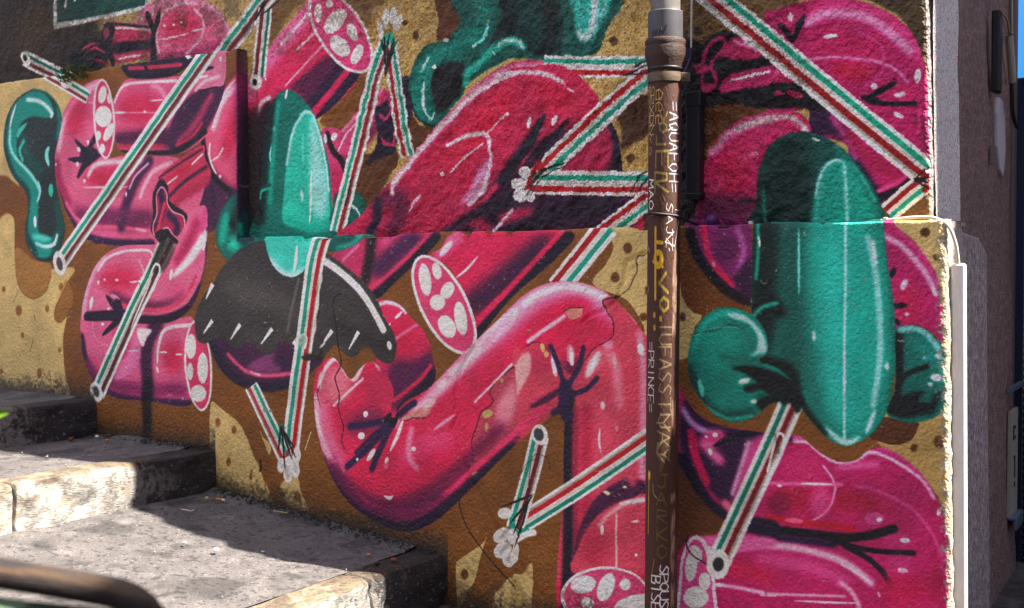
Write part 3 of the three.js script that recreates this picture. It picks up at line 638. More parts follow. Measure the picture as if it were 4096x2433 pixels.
F#0a7468 /1.6 4559,1341 4586,1363 4626,1360 4663,1335 4689,1303 4709,1244 4706,1174 4691,1127 4662,1102 4617,1086 4568,1089 4535,1110 4560,1190
[ 4559,1341 4586,1363 4626,1360 4663,1335 4689,1303 4709,1244 4706,1174 4691,1127 4662,1102 4617,1086 4568,1089 4535,1110 4560,1190
L#041a1a 28/5 4564,1332 4565,1214 4549,1118
L#0e8c7c 34/11.4 4609,1321 4676,1266 4688,1185
L#84c8c0 16/3.3 4571,1349 4603,1356 4640,1343 4676,1300
L#051c1c 13/2.5 4558,1184 4593,1225 4646,1249
F#052422 /4.1 4540,1136 4577,1161 4638,1177 4622,1152 4666,1137 4640,1112 4566,1098
L#06302d 16/5.7 4677,1173 4656,1119
]
F#e8dcde /2.4 4688,1216 4682,1209 4670,1207 4659,1212 4655,1219 4661,1226 4673,1228 4684,1224
F#e8dcde /2.4 4661,1198 4660,1193 4655,1191 4650,1193 4648,1197 4650,1201 4655,1203 4660,1202
F#e8dcde /2.4 4643,1271 4642,1269 4639,1268 4636,1268 4634,1271 4636,1273 4639,1275 4642,1274
F#e8dcde /2.4 4685,1280 4682,1275 4676,1272 4670,1274 4667,1279 4670,1284 4676,1286 4682,1285
F#c6226a /1.7 3865,1168 3901,1130 3950,1068 4032,1035 4151,1024 4260,1026 4298,1010 4341,977 4403,954 4450,965 4485,997 4520,1007 4569,990 4626,947 4671,882 4700,803 4719,690 4732,483 3868,334
[ 3865,1168 3901,1130 3950,1068 4032,1035 4151,1024 4260,1026 4298,1010 4341,977 4403,954 4450,965 4485,997 4520,1007 4569,990 4626,947 4671,882 4700,803 4719,690 4732,483 3868,334
F#c0164e /13.8 4227,861 4432,874 4550,822 4627,705 4550,814 4393,804 4227,794
F#d4306f /14.7 4351,935 4333,896 4290,876 4245,887 4226,924 4245,964 4289,983 4333,971
F#43184e /2.5 4301,1033 4342,1020 4383,1003 4431,994 4479,1024 4485,995 4455,976 4416,959 4375,961 4343,979 4322,1006
L#e86098 13/3.4 4247,1013 4293,1016 4322,998
L#eebccf 10/2.2 4262,1005 4305,1004 4339,978 4375,957 4416,952 4451,965 4487,990 4533,982 4579,959 4625,931 4651,903 4668,874
L#d85090 16/5.5 4494,1016 4571,990 4636,941 4681,875
L#e06a9a 16/6.1 4400,939 4463,949 4510,957
L#efaec8 6/1.7 4351,939 4380,901 4386,861 4368,810 4332,777 4297,759
F#dc4c84 /10.5 4374,824 4355,795 4328,788 4311,806 4313,840 4332,869 4359,876 4376,857
L#ea6c98 10/2.3 4184,869 4285,877 4408,887
T#efe8dc 7/0.9 4285,878 4380,885
F#f8e8e8 /0.9 4227,866 4225,863 4219,861 4213,862 4210,865 4213,868 4219,870 4225,869
L#e064949f 10/1.9 4448,886 4495,883 4550,865 4603,839 4644,800 4671,757 4687,713 4691,669
F#9a1450 /7.7 4256,814 4245,787 4219,772 4191,780 4180,806 4191,834 4218,848 4245,840
L#d4123e 20/2.6 4184,764 4269,761 4352,762 4443,757
F#f0607c /0.9 4294,764 4285,758 4265,755 4244,757 4236,762 4245,769 4266,772 4286,770
L#180c22 25/2.3 4159,726 4270,730 4393,729 4449,735 4504,751 4556,773
L#1a0e28 15/1.7 4385,716 4473,703 4543,703 4612,710
L#241038 16/1.7 4417,704 4473,683 4513,656 4540,624 4559,591
L#3a1450 21/4.1 4159,702 4270,706 4385,706
F#d8508a /0.8 4530,799 4522,784 4502,777 4482,780 4474,793 4482,807 4502,815 4521,812
F#d8508a80 /6.7 4608,746 4597,729 4570,719 4543,722 4531,736 4542,753 4569,763 4596,760
F#d8508a90 /11.2 4607,651 4586,632 4557,633 4538,654 4541,682 4563,701 4591,699 4609,679
F#f2e4e6 /0.8 4524,796 4522,791 4516,788 4511,789 4508,794 4511,799 4516,802 4522,801
F#f2e4e6 /0.8 4603,744 4598,739 4588,736 4578,738 4574,743 4579,748 4589,750 4599,749
F#f2e4e6 /0.8 4599,655 4594,649 4583,647 4572,649 4569,655 4574,661 4585,663 4595,660
F#f2e4e6 /0.8 4521,578 4522,572 4520,568 4516,568 4513,573 4512,580 4514,583 4518,583
F#f2e4e6 /0.8 4686,834 4683,827 4679,824 4675,828 4675,835 4677,842 4682,845 4686,841
F#f2e4e6 /0.8 4709,782 4708,776 4704,773 4701,775 4699,781 4701,787 4704,790 4708,788
L#f0b8c8 21/5.1 4159,677 4270,681 4353,672 4418,656 4466,627 4495,605
L#f2c8d0 7/1.4 4410,648 4466,623 4493,605
L#e2508a 38/11.5 4159,635 4312,630 4418,600
L#efa0b8 14/3.4 4406,594 4438,571 4456,541 4461,521
L#f0a8bc 8/2 4160,525 4271,538 4418,555
T#efe8dc 7/1.2 4160,520 4211,527
T#f2c8d0 7/1.1 4267,519 4366,529 4460,541
F#d0105a /16.8 4665,612 4643,576 4590,554 4536,559 4513,590 4535,627 4589,649 4643,642
F#bc1058 /11 4701,637 4695,581 4680,556 4664,576 4657,631 4663,687 4679,712 4694,691
F#451a4e /5.3 3916,1119 3981,1057 4063,1033 4183,1058 4236,1045 4258,1005 4183,970 4108,849 4064,776 3973,853 3917,909 3889,1003
L#c898c8 19/5.4 3905,1079 3931,1039 3981,1014 4027,1011
F#d8407c /9.2 4046,1009 4039,987 4009,966 3973,959 3953,970 3960,992 3990,1013 4026,1020
L#d81a5e 30/3.6 3931,1006 3945,933 3980,854
L#dc6a94 33/7.3 3982,971 4000,947 4027,927
T#221440 23/1.5 4007,969 4081,1007 4183,1037
L#291440 52/3.9 3894,916 3936,850 3992,777 4073,743 4196,732
F#2c1640 /6 4046,800 4108,866 4135,810 4082,736
L#f0708c 28/6 4046,792 4073,769
F#f0e4e8 /0.9 4020,1004 4016,999 4009,998 4003,1001 4002,1007 4006,1012 4013,1013 4019,1010
F#f0e4e8 /0.9 4001,952 4001,943 3997,939 3992,941 3988,949 3988,958 3992,962 3997,960
F#f0e4e8 /0.9 3987,997 3985,994 3982,993 3978,994 3976,997 3978,1000 3982,1001 3985,1000
F#d04888 /7.7 4103,942 4125,995 4186,1008 4108,849 4064,794
L#d89ab8 13/4.2 4120,990 4103,934 4068,824
F#6e4319 /2.1 3870,892 3903,882 3941,824 3996,769 4046,736 4019,694 3974,680 3927,674 3895,630 3871,605
F#e4669a /4.7 3928,669 4064,693 4196,703 4196,673 4020,633
L#d82058 48/14.7 4020,599 4185,583
L#f2a6c4 11/2.4 4016,531 4065,534 4197,528
F#f2dce0 /0.9 4043,535 4038,530 4027,527 4015,527 4011,531 4015,536 4027,539 4039,538
L#c04070 6/2.4 4185,562 4175,510
]
F#ecd4da /0.9 3895,388 3894,564 3907,627 3930,668 3955,679 3985,659 4006,588 4016,516 4016,408
F#dc5088 /0.9 3904,389 3904,557 3915,620 3933,657 3952,667 3975,649 3996,578 4005,510 4006,406
L#f2dce2 7/1.8 3923,629 3942,645 3965,631
F#ece4d6 /1.2 3968,629 3970,610 3961,597 3946,598 3934,613 3932,632 3941,645 3956,644
F#ece4d6 /1.2 3953,579 3944,545 3928,529 3915,543 3912,577 3921,612 3937,627 3950,613
F#ece4d6 /1.2 3998,539 3992,518 3978,508 3964,514 3958,534 3964,555 3978,565 3992,559
F#ece4d6 /1.2 3992,488 3979,462 3949,447 3919,453 3906,476 3919,502 3949,517 3979,511
F#ece4d6 /1.2 4001,631 3998,615 3992,608 3987,614 3984,629 3986,644 3992,651 3998,646
L#4a2438 5/0.6 3923,678 3916,651 3932,618 3960,604 3988,592
B#efe8dc 73/1.8 4253,1119 4178,944 4027,608
B#6b645c50 15/4.1 4250,1120 4174,945 4024,609
B#4a443e99 9/3.1 4273,1111 4198,937 4049,601
B#0d806a 15/1.3 4237,1125 4161,950 4010,613
B#8c1820 16/1.8 4263,1115 4187,941 4037,605
B#efe8dc 10/2.7 4224,1129 4148,955 3996,617
B#efe8dc 9/2.7 4282,1108 4207,934 4058,599
L#e6e0da 8/1.3 4181,907 4210,1016 4231,1014 4223,960 4168,848
L#2a2a2880 10/3.5 4203,1022 4216,960
F#efe8dc /0.9 4061,599 4047,564 4019,549 3993,561 3985,595 3999,630 4027,645 4053,632
F#3c3e42 /1.8 4043,598 4036,581 4022,574 4010,580 4005,596 4012,613 4026,621 4039,615
F#04201e /3.5 4209,1160 4291,1139 4272,1089 4253,1119 4222,1117
L#2a1a18 3/0.5 3782,1587 3762,1572 3741,1571 3735,1557 3739,1521 3724,1494 3711,1465 3689,1449 3667,1435
L#2a1a18 3/0.5 3664,1436 3639,1431 3614,1423 3629,1388 3652,1359 3655,1314
L#2a1a18 4/0.5 3069,746 3039,693 3051,645 3081,589 3116,554 3151,515 3197,477 3254,432 3276,416
L#2a1a18 4/0.6 2470,1005 2484,958 2497,922 2487,868 2504,838
L#2a1a18 5/0.6 2500,1441 2462,1425 2452,1388 2466,1314 2471,1251 2486,1167 2456,1112 2477,1050 2470,1002
L#2a1a18 3/0.6 2380,1077 2366,1044 2380,999
L#2a1a18 2/0.5 3323,724 3345,878 3405,878 3411,841
L#2a1a18 2/0.5 3262,803 3295,816 3318,852 3351,869
L#2a1a18 2/0.5 3941,885 3948,851 3945,816 3959,782
L#5a3020 2/0.4 3925,1317 3971,1329 4016,1336 4043,1352 4079,1351 4110,1334
L#2a1a18 20/3.4 1366,902 1372,866 1366,818
L#6a5236 3/0.6 1319,1492 1346,1456 1327,1408
L#7a5a3a 5/0.9 595,1323 600,1297
L#7a6840 4/0.9 583,1206 561,1140
L#7a6840 4/0.9 471,1433 432,1380
Q#4a1442 0/0 1935,2434 2030,2434 2030,1650 1935,1650
L#6a4a48 60/14 1980,2440 1980,2370
L#8c1a58 50/20 1950,2330 1955,2200 1960,2080
L#35143c 70/25 1985,2200 1985,1900 1980,1800
L#0b4a48 70/14 1975,1750 1975,1660
L#0f9a84 26/8 1945,1720 1950,1680
L#1a0c20 8/3 2004,2434 2000,2200 2004,1900 1998,1760
L#b09a58a0 5/2 1940,1880 1975,1876 2010,1886
`;
const ART_UPPER = `
Q#b5965c /0 -811,3665 5077,2561 5102,374 -922,-828
F#43351d /17.4 -69,3183 929,3027 1003,2768 1020,2642 1046,2453 579,2369 -85,2384
F#574526c0 /27.1 394,2715 585,2784 666,2658 561,2579 413,2529
F#a88a5c /5.9 1001,2669 1170,2691 1333,2689 1260,2626 1039,2627
F#b39763 /7.8 1676,2715 2009,2670 2008,2548 1884,2546 1813,2628
F#6d5026c0 /9.3 2050,2665 2630,2587 2603,2518 2576,2464 2495,2511 2399,2597 2213,2578 2094,2461 2056,2476
L#a87a30a0 15/5 2563,2466 2695,2461 2791,2454
F#855820 /2.2 2333,2111 2383,2183 2548,2295 2615,2309 2628,2225 2534,2149 2452,2071 2410,2084
F#6b4419 /2.2 2520,1961 2627,1976 2700,1992 2719,1950 2693,1905 2593,1779 2492,1729 2478,1815
F#6d4418 /1.4 2891,2552 2995,2538 3001,2434 2977,2382 2903,2376 2903,2446
F#6b4419 /1.8 2758,2183 2809,2077 2878,2057 2859,2023 2783,1961 2758,2040
F#5a3a14e0 /1.8 2574,2537 2570,2528 2559,2525 2549,2530 2545,2541 2549,2551 2560,2554 2570,2548
F#5a3a14e0 /1.8 2761,2455 2758,2447 2749,2444 2741,2448 2738,2458 2741,2467 2749,2469 2758,2465
F#5a3a14e0 /1.8 2815,2401 2811,2389 2800,2385 2789,2391 2785,2404 2789,2416 2800,2420 2811,2413
F#5a3a14e0 /1.6 3666,2414 3662,2408 3652,2406 3642,2410 3638,2418 3642,2425 3652,2426 3662,2422
F#5a3a14e0 /1.6 3641,2289 3636,2278 3625,2275 3613,2281 3608,2292 3613,2303 3625,2306 3636,2300
F#5a3a16 /4.4 3633,2062 3693,2085 3757,2097 3758,1981 3704,1944 3653,1924 3653,1988
F#5a3a14e0 /1.6 3706,1894 3701,1883 3690,1879 3678,1884 3674,1896 3678,1907 3690,1911 3701,1906
F#5a3c1a /3.1 3654,1770 3754,1766 3754,1559 3603,1560
F#7a6038 /5.9 3862,2439 4166,2398 4167,2180 3868,2206
F#46280fe0 /1.5 3942,2288 3938,2277 3926,2274 3915,2280 3910,2291 3915,2302 3926,2305 3937,2299
F#46280fe0 /1.5 3895,2287 3892,2280 3887,2278 3880,2281 3878,2289 3880,2295 3886,2297 3892,2294
F#6e451a /4.2 3868,2114 3990,2060 4168,2087 4168,1978 4036,1945 3963,1884 3935,1777 3912,1690 3865,1691
F#553212c0 /12.2 3868,2061 3962,2054 3953,1950 3917,1821 3869,1823
Q#7a6038 /0 4111,2406 4283,2382 4241,2330 4181,2304 4112,2279
F#58482c /2.2 4446,2344 4675,2313 4678,1980 4621,2133 4563,2249 4505,2296
F#6b522e /2.7 4505,1760 4717,1751 4718,1611 4506,1615
Q#efe8dc /2.2 684,2848 686,2673 982,2677 1346,2686 1347,2759
Q#0b5a4c /1.7 713,2844 709,2701 983,2697 1317,2703 1316,2763
Q#0c4f44 /6.9 713,2844 709,2701 983,2697 974,2809
L#efe8dc 13/1.8 781,2810 774,2788 766,2768
L#efe8dc 12/1.8 848,2807 844,2786
F#de6684 /0 1247,2618 1279,2678 1351,2712 1439,2720 1567,2715 1692,2675 1781,2624 1836,2560 1852,2504 1803,2424 1435,2403 1339,2436 1336,2545 1260,2576
[ 1247,2618 1279,2678 1351,2712 1439,2720 1567,2715 1692,2675 1781,2624 1836,2560 1852,2504 1803,2424 1435,2403 1339,2436 1336,2545 1260,2576
L#e58aa0 23/8.1 1270,2643 1333,2689 1438,2702 1609,2689 1740,2638 1836,2546
F#d6385c /25 1674,2571 1637,2530 1548,2521 1458,2550 1420,2601 1459,2642 1550,2650 1638,2620
L#b83a68 36/12.2 1418,2452 1607,2456 1804,2476
L#f0c4c8d0 13/2.9 1406,2483 1389,2557 1398,2615 1438,2658 1507,2679 1592,2678
L#ecc0c6b0 8/3.2 1592,2678 1675,2662 1749,2630 1805,2584 1836,2535
L#f0c0c8c0 12/2.8 1634,2645 1673,2611 1687,2569 1674,2525 1632,2494 1577,2462
T#f0d8d8 7/1.3 1406,2543 1489,2543 1599,2548
T#f0d8d8 7/1.2 1612,2554 1682,2558
F#efe8dc /1.2 1511,2596 1508,2593 1502,2592 1496,2594 1494,2598 1496,2601 1502,2602 1508,2600
F#efe8dc /1.2 1560,2599 1558,2596 1552,2595 1546,2597 1543,2601 1546,2604 1552,2605 1558,2602
F#efe8dc /1.3 1452,2599 1449,2597 1442,2597 1434,2599 1431,2602 1434,2604 1442,2604 1449,2602
T#e884a0 9/2.5 1410,2516 1480,2514
]
T#efe8dc 18/1.3 1364,2683 1361,2653
F#efe8dc /1.3 1305,2644 1304,2637 1299,2634 1293,2637 1289,2644 1289,2651 1294,2654 1301,2651
T#241826 29/1.7 1319,2679 1346,2634 1371,2577
T#241826 30/1.7 1416,2679 1394,2628 1367,2577
L#241826 38/3.3 1374,2600 1365,2541 1374,2457
F#c23c5e /1.3 1086,2646 1215,2628 1342,2601 1349,2543 1344,2487 1240,2470 1121,2470 1074,2487 1094,2572
L#241830 10/2.5 1077,2654 1215,2630 1341,2604
L#241830 32/2.6 1095,2627 1075,2555 1102,2472
L#efe8dc 9/1.7 1116,2629 1224,2614 1339,2595
F#2c1d3a /4.2 1104,2558 1223,2557 1345,2544 1344,2514 1223,2512 1112,2514
L#d04a6c 18/4.2 1121,2492 1223,2490 1339,2493
L#efe8dc 7/1.7 1138,2485 1204,2489 1281,2491
F#efe8dc /1.3 1348,2593 1346,2589 1341,2587 1336,2590 1334,2594 1336,2598 1341,2599 1346,2597
F#efe8dc /1.3 1347,2487 1344,2483 1339,2482 1334,2484 1332,2488 1334,2492 1339,2493 1344,2491
F#2b1a32 /2.2 1108,2601 1095,2564 1064,2551 1034,2571 1021,2611 1035,2648 1065,2660 1096,2640
F#c84a64 /2.6 1076,2608 1066,2593 1050,2589 1039,2599 1039,2617 1049,2632 1064,2636 1075,2626
F#1e141e /3.6 1077,2518 1045,2472 970,2459 893,2487 862,2541 895,2587 972,2599 1047,2570
T#c44664 15/2.6 874,2546 933,2571 1019,2568
T#c44664 14/2.6 883,2519 971,2554 1047,2521
T#b83c60 15/3.5 922,2497 999,2495 1055,2471
L#b83c60 10/3.5 884,2532 902,2486 979,2472
F#0b7264 /3.2 1830,1831 1773,1770 1748,1701 1756,1643 1784,1599 1836,1567 1892,1560 1954,1589 2001,1639 2070,1694 2079,1816 2003,1875 1910,1874
F#05332f /16.1 2010,1735 1985,1691 1924,1674 1863,1694 1837,1739 1863,1783 1925,1799 1985,1779
F#0fae93 /8.8 1821,1702 1800,1651 1778,1632 1767,1656 1773,1709 1793,1760 1816,1779 1827,1755
T#d0e6dc 14/1.6 1901,1777 1948,1748
T#9ed8ca 17/2.4 1892,1578 1923,1589 1947,1623
F#18b898 /12 1908,1641 1894,1621 1860,1613 1826,1622 1813,1642 1827,1662 1861,1670 1894,1661
L#03201f 28/6.4 1845,1728 1924,1703 2002,1712
F#c8e0d8 /1.6 1962,1664 1959,1660 1951,1658 1943,1660 1940,1664 1943,1668 1951,1669 1959,1668
F#de3260 /0 2300,2610 2213,2551 2101,2468 2033,2401 1956,2330 1900,2245 1868,2145 1906,1944 2030,1938 2158,2080 2319,2129 2535,2291 2427,2583
[ 2300,2610 2213,2551 2101,2468 2033,2401 1956,2330 1900,2245 1868,2145 1906,1944 2030,1938 2158,2080 2319,2129 2535,2291 2427,2583
L#ea6a94 108/13.3 2285,2585 2124,2457 2017,2369 1940,2275
F#6c2050 /8.4 2384,2370 2467,2313 2297,2168 2233,2217 2160,2256 2270,2322
L#42204a 66/9 2453,2320 2305,2194
L#f2c8d0 15/2.7 2285,2555 2213,2502 2131,2445
L#f2c0ca 11/2.3 2310,2469 2278,2451 2212,2415
L#efb0bed0 9/1.9 2345,2411 2248,2346 2149,2273
F#b8285c /11.6 2123,2270 2233,2217 2159,2146 2077,2185
L#d82a58 24/3 2477,2304 2305,2165
L#3a2046 42/3 2528,2297 2319,2123
L#f3dcdc 20/3.5 2062,2234 2016,2213 2001,2169 1985,2092 1953,2026
F#4c1c40 /7 2031,2195 2070,2219 2077,2130 2045,1965 1984,1940 1992,2080
F#efe8dc /1.2 2048,2311 2046,2308 2041,2306 2037,2308 2035,2312 2037,2316 2041,2317 2046,2315
F#efe8dc /1.2 2064,2232 2064,2227 2059,2223 2051,2222 2045,2226 2045,2231 2050,2235 2058,2235
]
F#f0e2dc /1.1 2541,2496 2600,2365 2568,2290 2460,2312 2339,2423 2276,2558 2311,2636 2422,2608
F#e2487a /1.1 2530,2492 2587,2370 2560,2300 2463,2323 2351,2427 2290,2553 2319,2624 2419,2598
F#ece4d6 /1.5 2348,2542 2342,2516 2328,2506 2314,2519 2308,2547 2314,2574 2328,2583 2342,2570
F#ece4d6 /1.5 2403,2571 2397,2561 2385,2558 2372,2564 2366,2576 2372,2585 2385,2588 2398,2582
F#ece4d6 /1.5 2445,2479 2403,2458 2367,2462 2358,2490 2382,2525 2424,2546 2460,2541 2469,2514
F#ece4d6 /1.5 2521,2454 2524,2428 2512,2416 2492,2424 2475,2448 2472,2474 2484,2487 2504,2479
F#ece4d6 /1.5 2466,2420 2486,2386 2477,2363 2444,2362 2406,2385 2385,2418 2394,2443 2428,2443
F#ece4d6 /1.5 2545,2353 2524,2331 2502,2327 2490,2345 2498,2373 2519,2396 2542,2399 2552,2381
F#d64a78 /0 2340,2057 2347,2089 2396,2091 2452,2076 2507,2136 2595,2197 2648,2218 2684,2194 2687,2137 2614,2091 2506,2014 2486,1941 2464,1792 2395,1794 2367,1921
L#8a2a60 36/9.5 2451,1954 2534,2002 2628,2090
L#f3d4d6 7/1.5 2424,1998 2479,2069 2561,2126
L#e88aa4 12/3 2452,2076 2534,2134 2648,2208
F#c82c60 /11.4 2458,1874 2445,1829 2416,1812 2386,1832 2374,1878 2387,1923 2416,1940 2446,1920
L#2b2328 25/2.2 2368,2066 2396,2000 2437,1960 2458,1916
T#f0d8dc 17/1.5 2357,2067 2361,2029
F#efe8dc /1.1 2416,2048 2407,2039 2395,2037 2388,2045 2390,2057 2399,2067 2411,2068 2418,2061
F#3a2042 /2.8 2608,2143 2661,2175 2733,2246 2771,2253 2790,2180 2777,2089 2700,2000 2647,2011 2621,2075
L#cc3868 12/2.2 2631,2121 2661,2103 2687,2137
L#d83c6c 15/2.9 2634,2032 2660,2010 2696,2008 2703,2043
L#c83260 13/2.9 2641,2182 2668,2196 2684,2148
F#2c1d36 /2.2 2560,1937 2614,2008 2628,2069 2647,2006 2703,1994 2700,1971 2627,1955
B#efe8dc 77/0.7 2665,2397 2608,2268 2534,2034 2451,1794 2422,1710
B#6b645c50 15/3.3 2663,2398 2606,2269 2532,2034 2448,1795 2420,1710
B#4a443e99 9/2.5 2687,2389 2631,2261 2557,2028 2474,1789 2446,1704
B#0f9a7d 16/0.6 2650,2403 2593,2273 2518,2038 2434,1798 2406,1713
B#9c1f26 17/0.7 2676,2393 2620,2265 2546,2031 2462,1791 2434,1707
B#efe8dc 10/1.1 2635,2408 2578,2278 2502,2042 2418,1802 2390,1717
B#efe8dc 10/1.1 2695,2386 2639,2259 2565,2025 2483,1787 2455,1703
B#efe8dc 66/0.7 2678,2396 2704,2259 2732,2082 2764,1957
B#6b645c50 13/3 2679,2396 2704,2259 2733,2082 2765,1957
B#4a443e99 8/2.2 2654,2395 2680,2259 2708,2081 2740,1955
B#0f9a7d 14/0.5 2693,2396 2718,2260 2747,2083 2778,1959
B#b01a26 15/0.7 2665,2395 2690,2259 2719,2082 2751,1956
B#efe8dc 9/1.1 2649,2395 2675,2259 2704,2081 2736,1954
B#efe8dc 9/1.1 2707,2396 2732,2260 2761,2084 2792,1960
L#2aa085 22/2.9 2655,2383 2665,2413 2681,2418 2701,2378
F#d8d4ca /1.1 2650,2444 2650,2415 2641,2403 2628,2415 2619,2445 2618,2474 2627,2486 2640,2474
F#d8d4ca /1.1 2677,2483 2672,2458 2659,2448 2646,2461 2640,2488 2646,2513 2659,2522 2672,2510
F#d8d4ca /1.1 2711,2489 2706,2465 2695,2455 2683,2467 2678,2493 2683,2518 2695,2527 2706,2515
F#d8d4ca /1.1 2731,2454 2716,2436 2701,2432 2695,2445 2702,2467 2717,2485 2732,2489 2738,2476
L#6a665e90 14/3.6 2649,2450 2662,2480
L#6a665e90 14/3.6 2685,2446 2698,2481
T#231f20 10/1.1 2663,2263 2655,2347 2639,2405
T#231f20 10/1.1 2665,2273 2658,2346 2654,2419
T#231f20 10/1.1 2669,2283 2671,2355 2674,2422
T#231f20 10/1.1 2672,2293 2684,2354 2700,2409
T#231f20 10/1.1 2668,2273 2684,2333 2714,2397
B#efe8dc 93/0.8 2170,2714 2035,2639 1895,2517 1733,2385
B#6b645c50 18/4.1 2169,2715 2033,2640 1893,2518 1732,2387
B#4a443e99 11/3 2190,2695 2058,2621 1920,2500 1760,2369
B#0f9a7d 20/0.6 2157,2726 2020,2650 1878,2527 1717,2396
B#84282a 21/0.8 2180,2705 2046,2630 1907,2508 1746,2377
B#efe8dc 12/1.2 2142,2740 2003,2663 1860,2539 1698,2408
B#efe8dc 12/1.2 2198,2689 2066,2615 1929,2494 1769,2363
B#efe8dc 78/0.8 2043,2599 2022,2452 2002,2326
B#6b645c50 16/3.1 2045,2599 2023,2452 2003,2325
B#4a443e99 9/2.3 2016,2605 1994,2457 1974,2330
B#0d7a62 16/0.6 2062,2596 2040,2448 2020,2322
B#8c1f26 18/0.8 2028,2602 2007,2455 1987,2328
B#efe8dc 10/1.2 2011,2606 1989,2458 1969,2331
B#efe8dc 10/1.2 2076,2593 2054,2446 2034,2320
T#231f20 9/1.2 1973,2547 2019,2602 2042,2644
T#231f20 9/1.2 1988,2556 2034,2611 2073,2645
T#231f20 8/1.2 2004,2571 2072,2596 2125,2627
F#efe8dc /1.2 2020,2302 2010,2280 1986,2273 1962,2285 1952,2308 1962,2329 1986,2336 2010,2325
F#1e1c22 /1.2 1995,2303 1991,2293 1982,2289 1972,2295 1968,2305 1972,2315 1982,2319 1992,2313
B#efe8dc 75/0.9 466,2556 632,2487 842,2403
B#6b645c50 15/4 466,2556 632,2487 842,2403
B#4a443e99 9/3.1 447,2534 614,2466 825,2382
B#0b7560 16/0.7 477,2568 643,2499 852,2415
B#7a2a28 17/0.9 456,2544 622,2475 833,2392
B#efe8dc 10/1.4 443,2530 610,2461 822,2378
B#efe8dc 10/1.4 490,2582 654,2513 863,2429
F#efe8dc /1.4 497,2559 498,2533 481,2520 455,2530 435,2555 434,2582 452,2594 478,2585
F#3a3430 /0.9 478,2560 477,2548 468,2544 458,2548 451,2559 452,2571 460,2575 471,2571
F#1c1810 /6.1 805,2540 923,2540 979,2472 882,2431 804,2464
F#3a1830 /23.4 1915,2142 2016,2190 2070,2208 2029,1798 1982,1687 1888,1689
F#241c22 /15.6 1937,1914 2015,2023 2029,1798 1982,1687 1888,1689
F#0a7a6c /1.1 2160,2259 2218,2234 2283,2175 2326,2101 2357,2013 2381,1920 2388,1786 2383,1646 1966,1653 1998,1799 2018,1939 2034,2077 2058,2181 2100,2239
[ 2160,2259 2218,2234 2283,2175 2326,2101 2357,2013 2381,1920 2388,1786 2383,1646 1966,1653 1998,1799 2018,1939 2034,2077 2058,2181 2100,2239
L#06403c 70/11.8 2070,2208 2038,2077 2014,1883 1997,1743
L#13a08a 23/6.2 2111,2205 2095,2101 2075,1963 2059,1806
F#2fb89c /3 2243,2164 2290,2150 2326,2080 2357,1975 2374,1840 2359,1711 2145,1717 2138,1850 2158,1987 2196,2105
F#8ed8c6 /11.2 2283,2142 2318,2069 2353,1949 2370,1813 2338,1733 2281,1789 2275,2007
L#b2e4d6 12/3.4 2152,1959 2188,2084 2240,2154 2283,2154 2315,2102 2346,2003
L#d8eee4 8/2.2 2333,2058 2360,1948 2374,1840
L#58ccb4 12/3.1 2239,2075 2242,1955
T#e0efe6 12/1.1 2283,1925 2280,1817 2273,1713
T#bfe4d8 16/1.5 2231,1851 2234,1807
T#7cdcc8 9/1.2 2072,2041 2064,2003 2068,1969
T#58c8b0 11/1.5 2088,2118 2084,2096
T#efe8dc 12/1.2 2160,2261 2149,2221
T#0f5a50 17/2.4 1975,1867 2029,1871 2067,1878
L#25a890 12/2 2006,1827 2014,1855 2060,1864
L#123 19/3.2 1983,1811 2013,1765
L#0fae92 33/9.2 2149,1739 2280,1692 2380,1711
]
F#0a6a5c /3.7 2395,1794 2423,1838 2485,1846 2546,1807 2573,1727 2559,1654 2394,1646
L#ccd8cc 9/1.5 2485,1782 2519,1760 2532,1733
B#efe8dc 78/0.7 2554,2095 2492,1915 2451,1794 2415,1678
B#6b645c50 16/3.4 2552,2096 2490,1915 2448,1795 2413,1678
B#4a443e99 9/2.5 2578,2089 2516,1909 2475,1789 2439,1673
B#0f9a7d 16/0.6 2538,2100 2476,1919 2434,1798 2398,1681
B#9c1f26 18/0.7 2566,2092 2504,1912 2463,1792 2427,1675
B#efe8dc 10/1.1 2523,2104 2460,1923 2418,1802 2382,1684
B#efe8dc 10/1.1 2586,2087 2524,1907 2483,1787 2448,1671
L#153f3a 7/1.5 2492,1888 2457,1783
F#cf2a58 /1 2477,1623 2546,1749 2680,1864 2758,1937 2853,2023 2946,2102 3036,2169 3125,2224 3225,2260 3312,2260 3394,2234 3475,2196 3554,2119 3611,2032 3646,1948 3657,1833 3652,1606
[ 2477,1623 2546,1749 2680,1864 2758,1937 2853,2023 2946,2102 3036,2169 3125,2224 3225,2260 3312,2260 3394,2234 3475,2196 3554,2119 3611,2032 3646,1948 3657,1833 3652,1606
F#e0244e /24.6 3249,2163 3231,2097 3123,1992 2985,1907 2898,1896 2918,1966 3032,2074 3168,2155
F#dd2450 /23.3 3506,2087 3461,2063 3383,2076 3317,2120 3302,2169 3349,2193 3427,2178 3492,2134
F#4a1d42 /16.4 3006,1615 3125,1819 3268,1938 3432,2008 3564,2022 3656,1947 3657,1606
F#b82456 /9.6 3351,1800 3564,1994 3626,1972 3596,1864 3459,1843
L#37203e 35/5.1 3621,2018 3641,1934 3647,1834
L#7a2050 72/18 2613,1778 2692,1817 2731,1774 2692,1672
L#d02a5a 23/3.4 2994,1695 3119,1790 3228,1880 3318,1935
L#362040 64/12.3 3066,1634 3159,1730 3257,1809
L#dd8aa4 37/9.6 2699,1868 2809,1975 2915,2064 3066,2171 3225,2234 3340,2228 3459,2179
L#f0d0d0 17/3.4 2692,1817 2699,1858 2809,1962 2915,2052 3066,2159 3160,2199 3225,2220 3312,2221 3394,2199 3438,2171
F#d890b0 /8.4 3125,1927 3119,1859 3089,1806 3030,1772 2994,1765 3042,1823 3078,1885
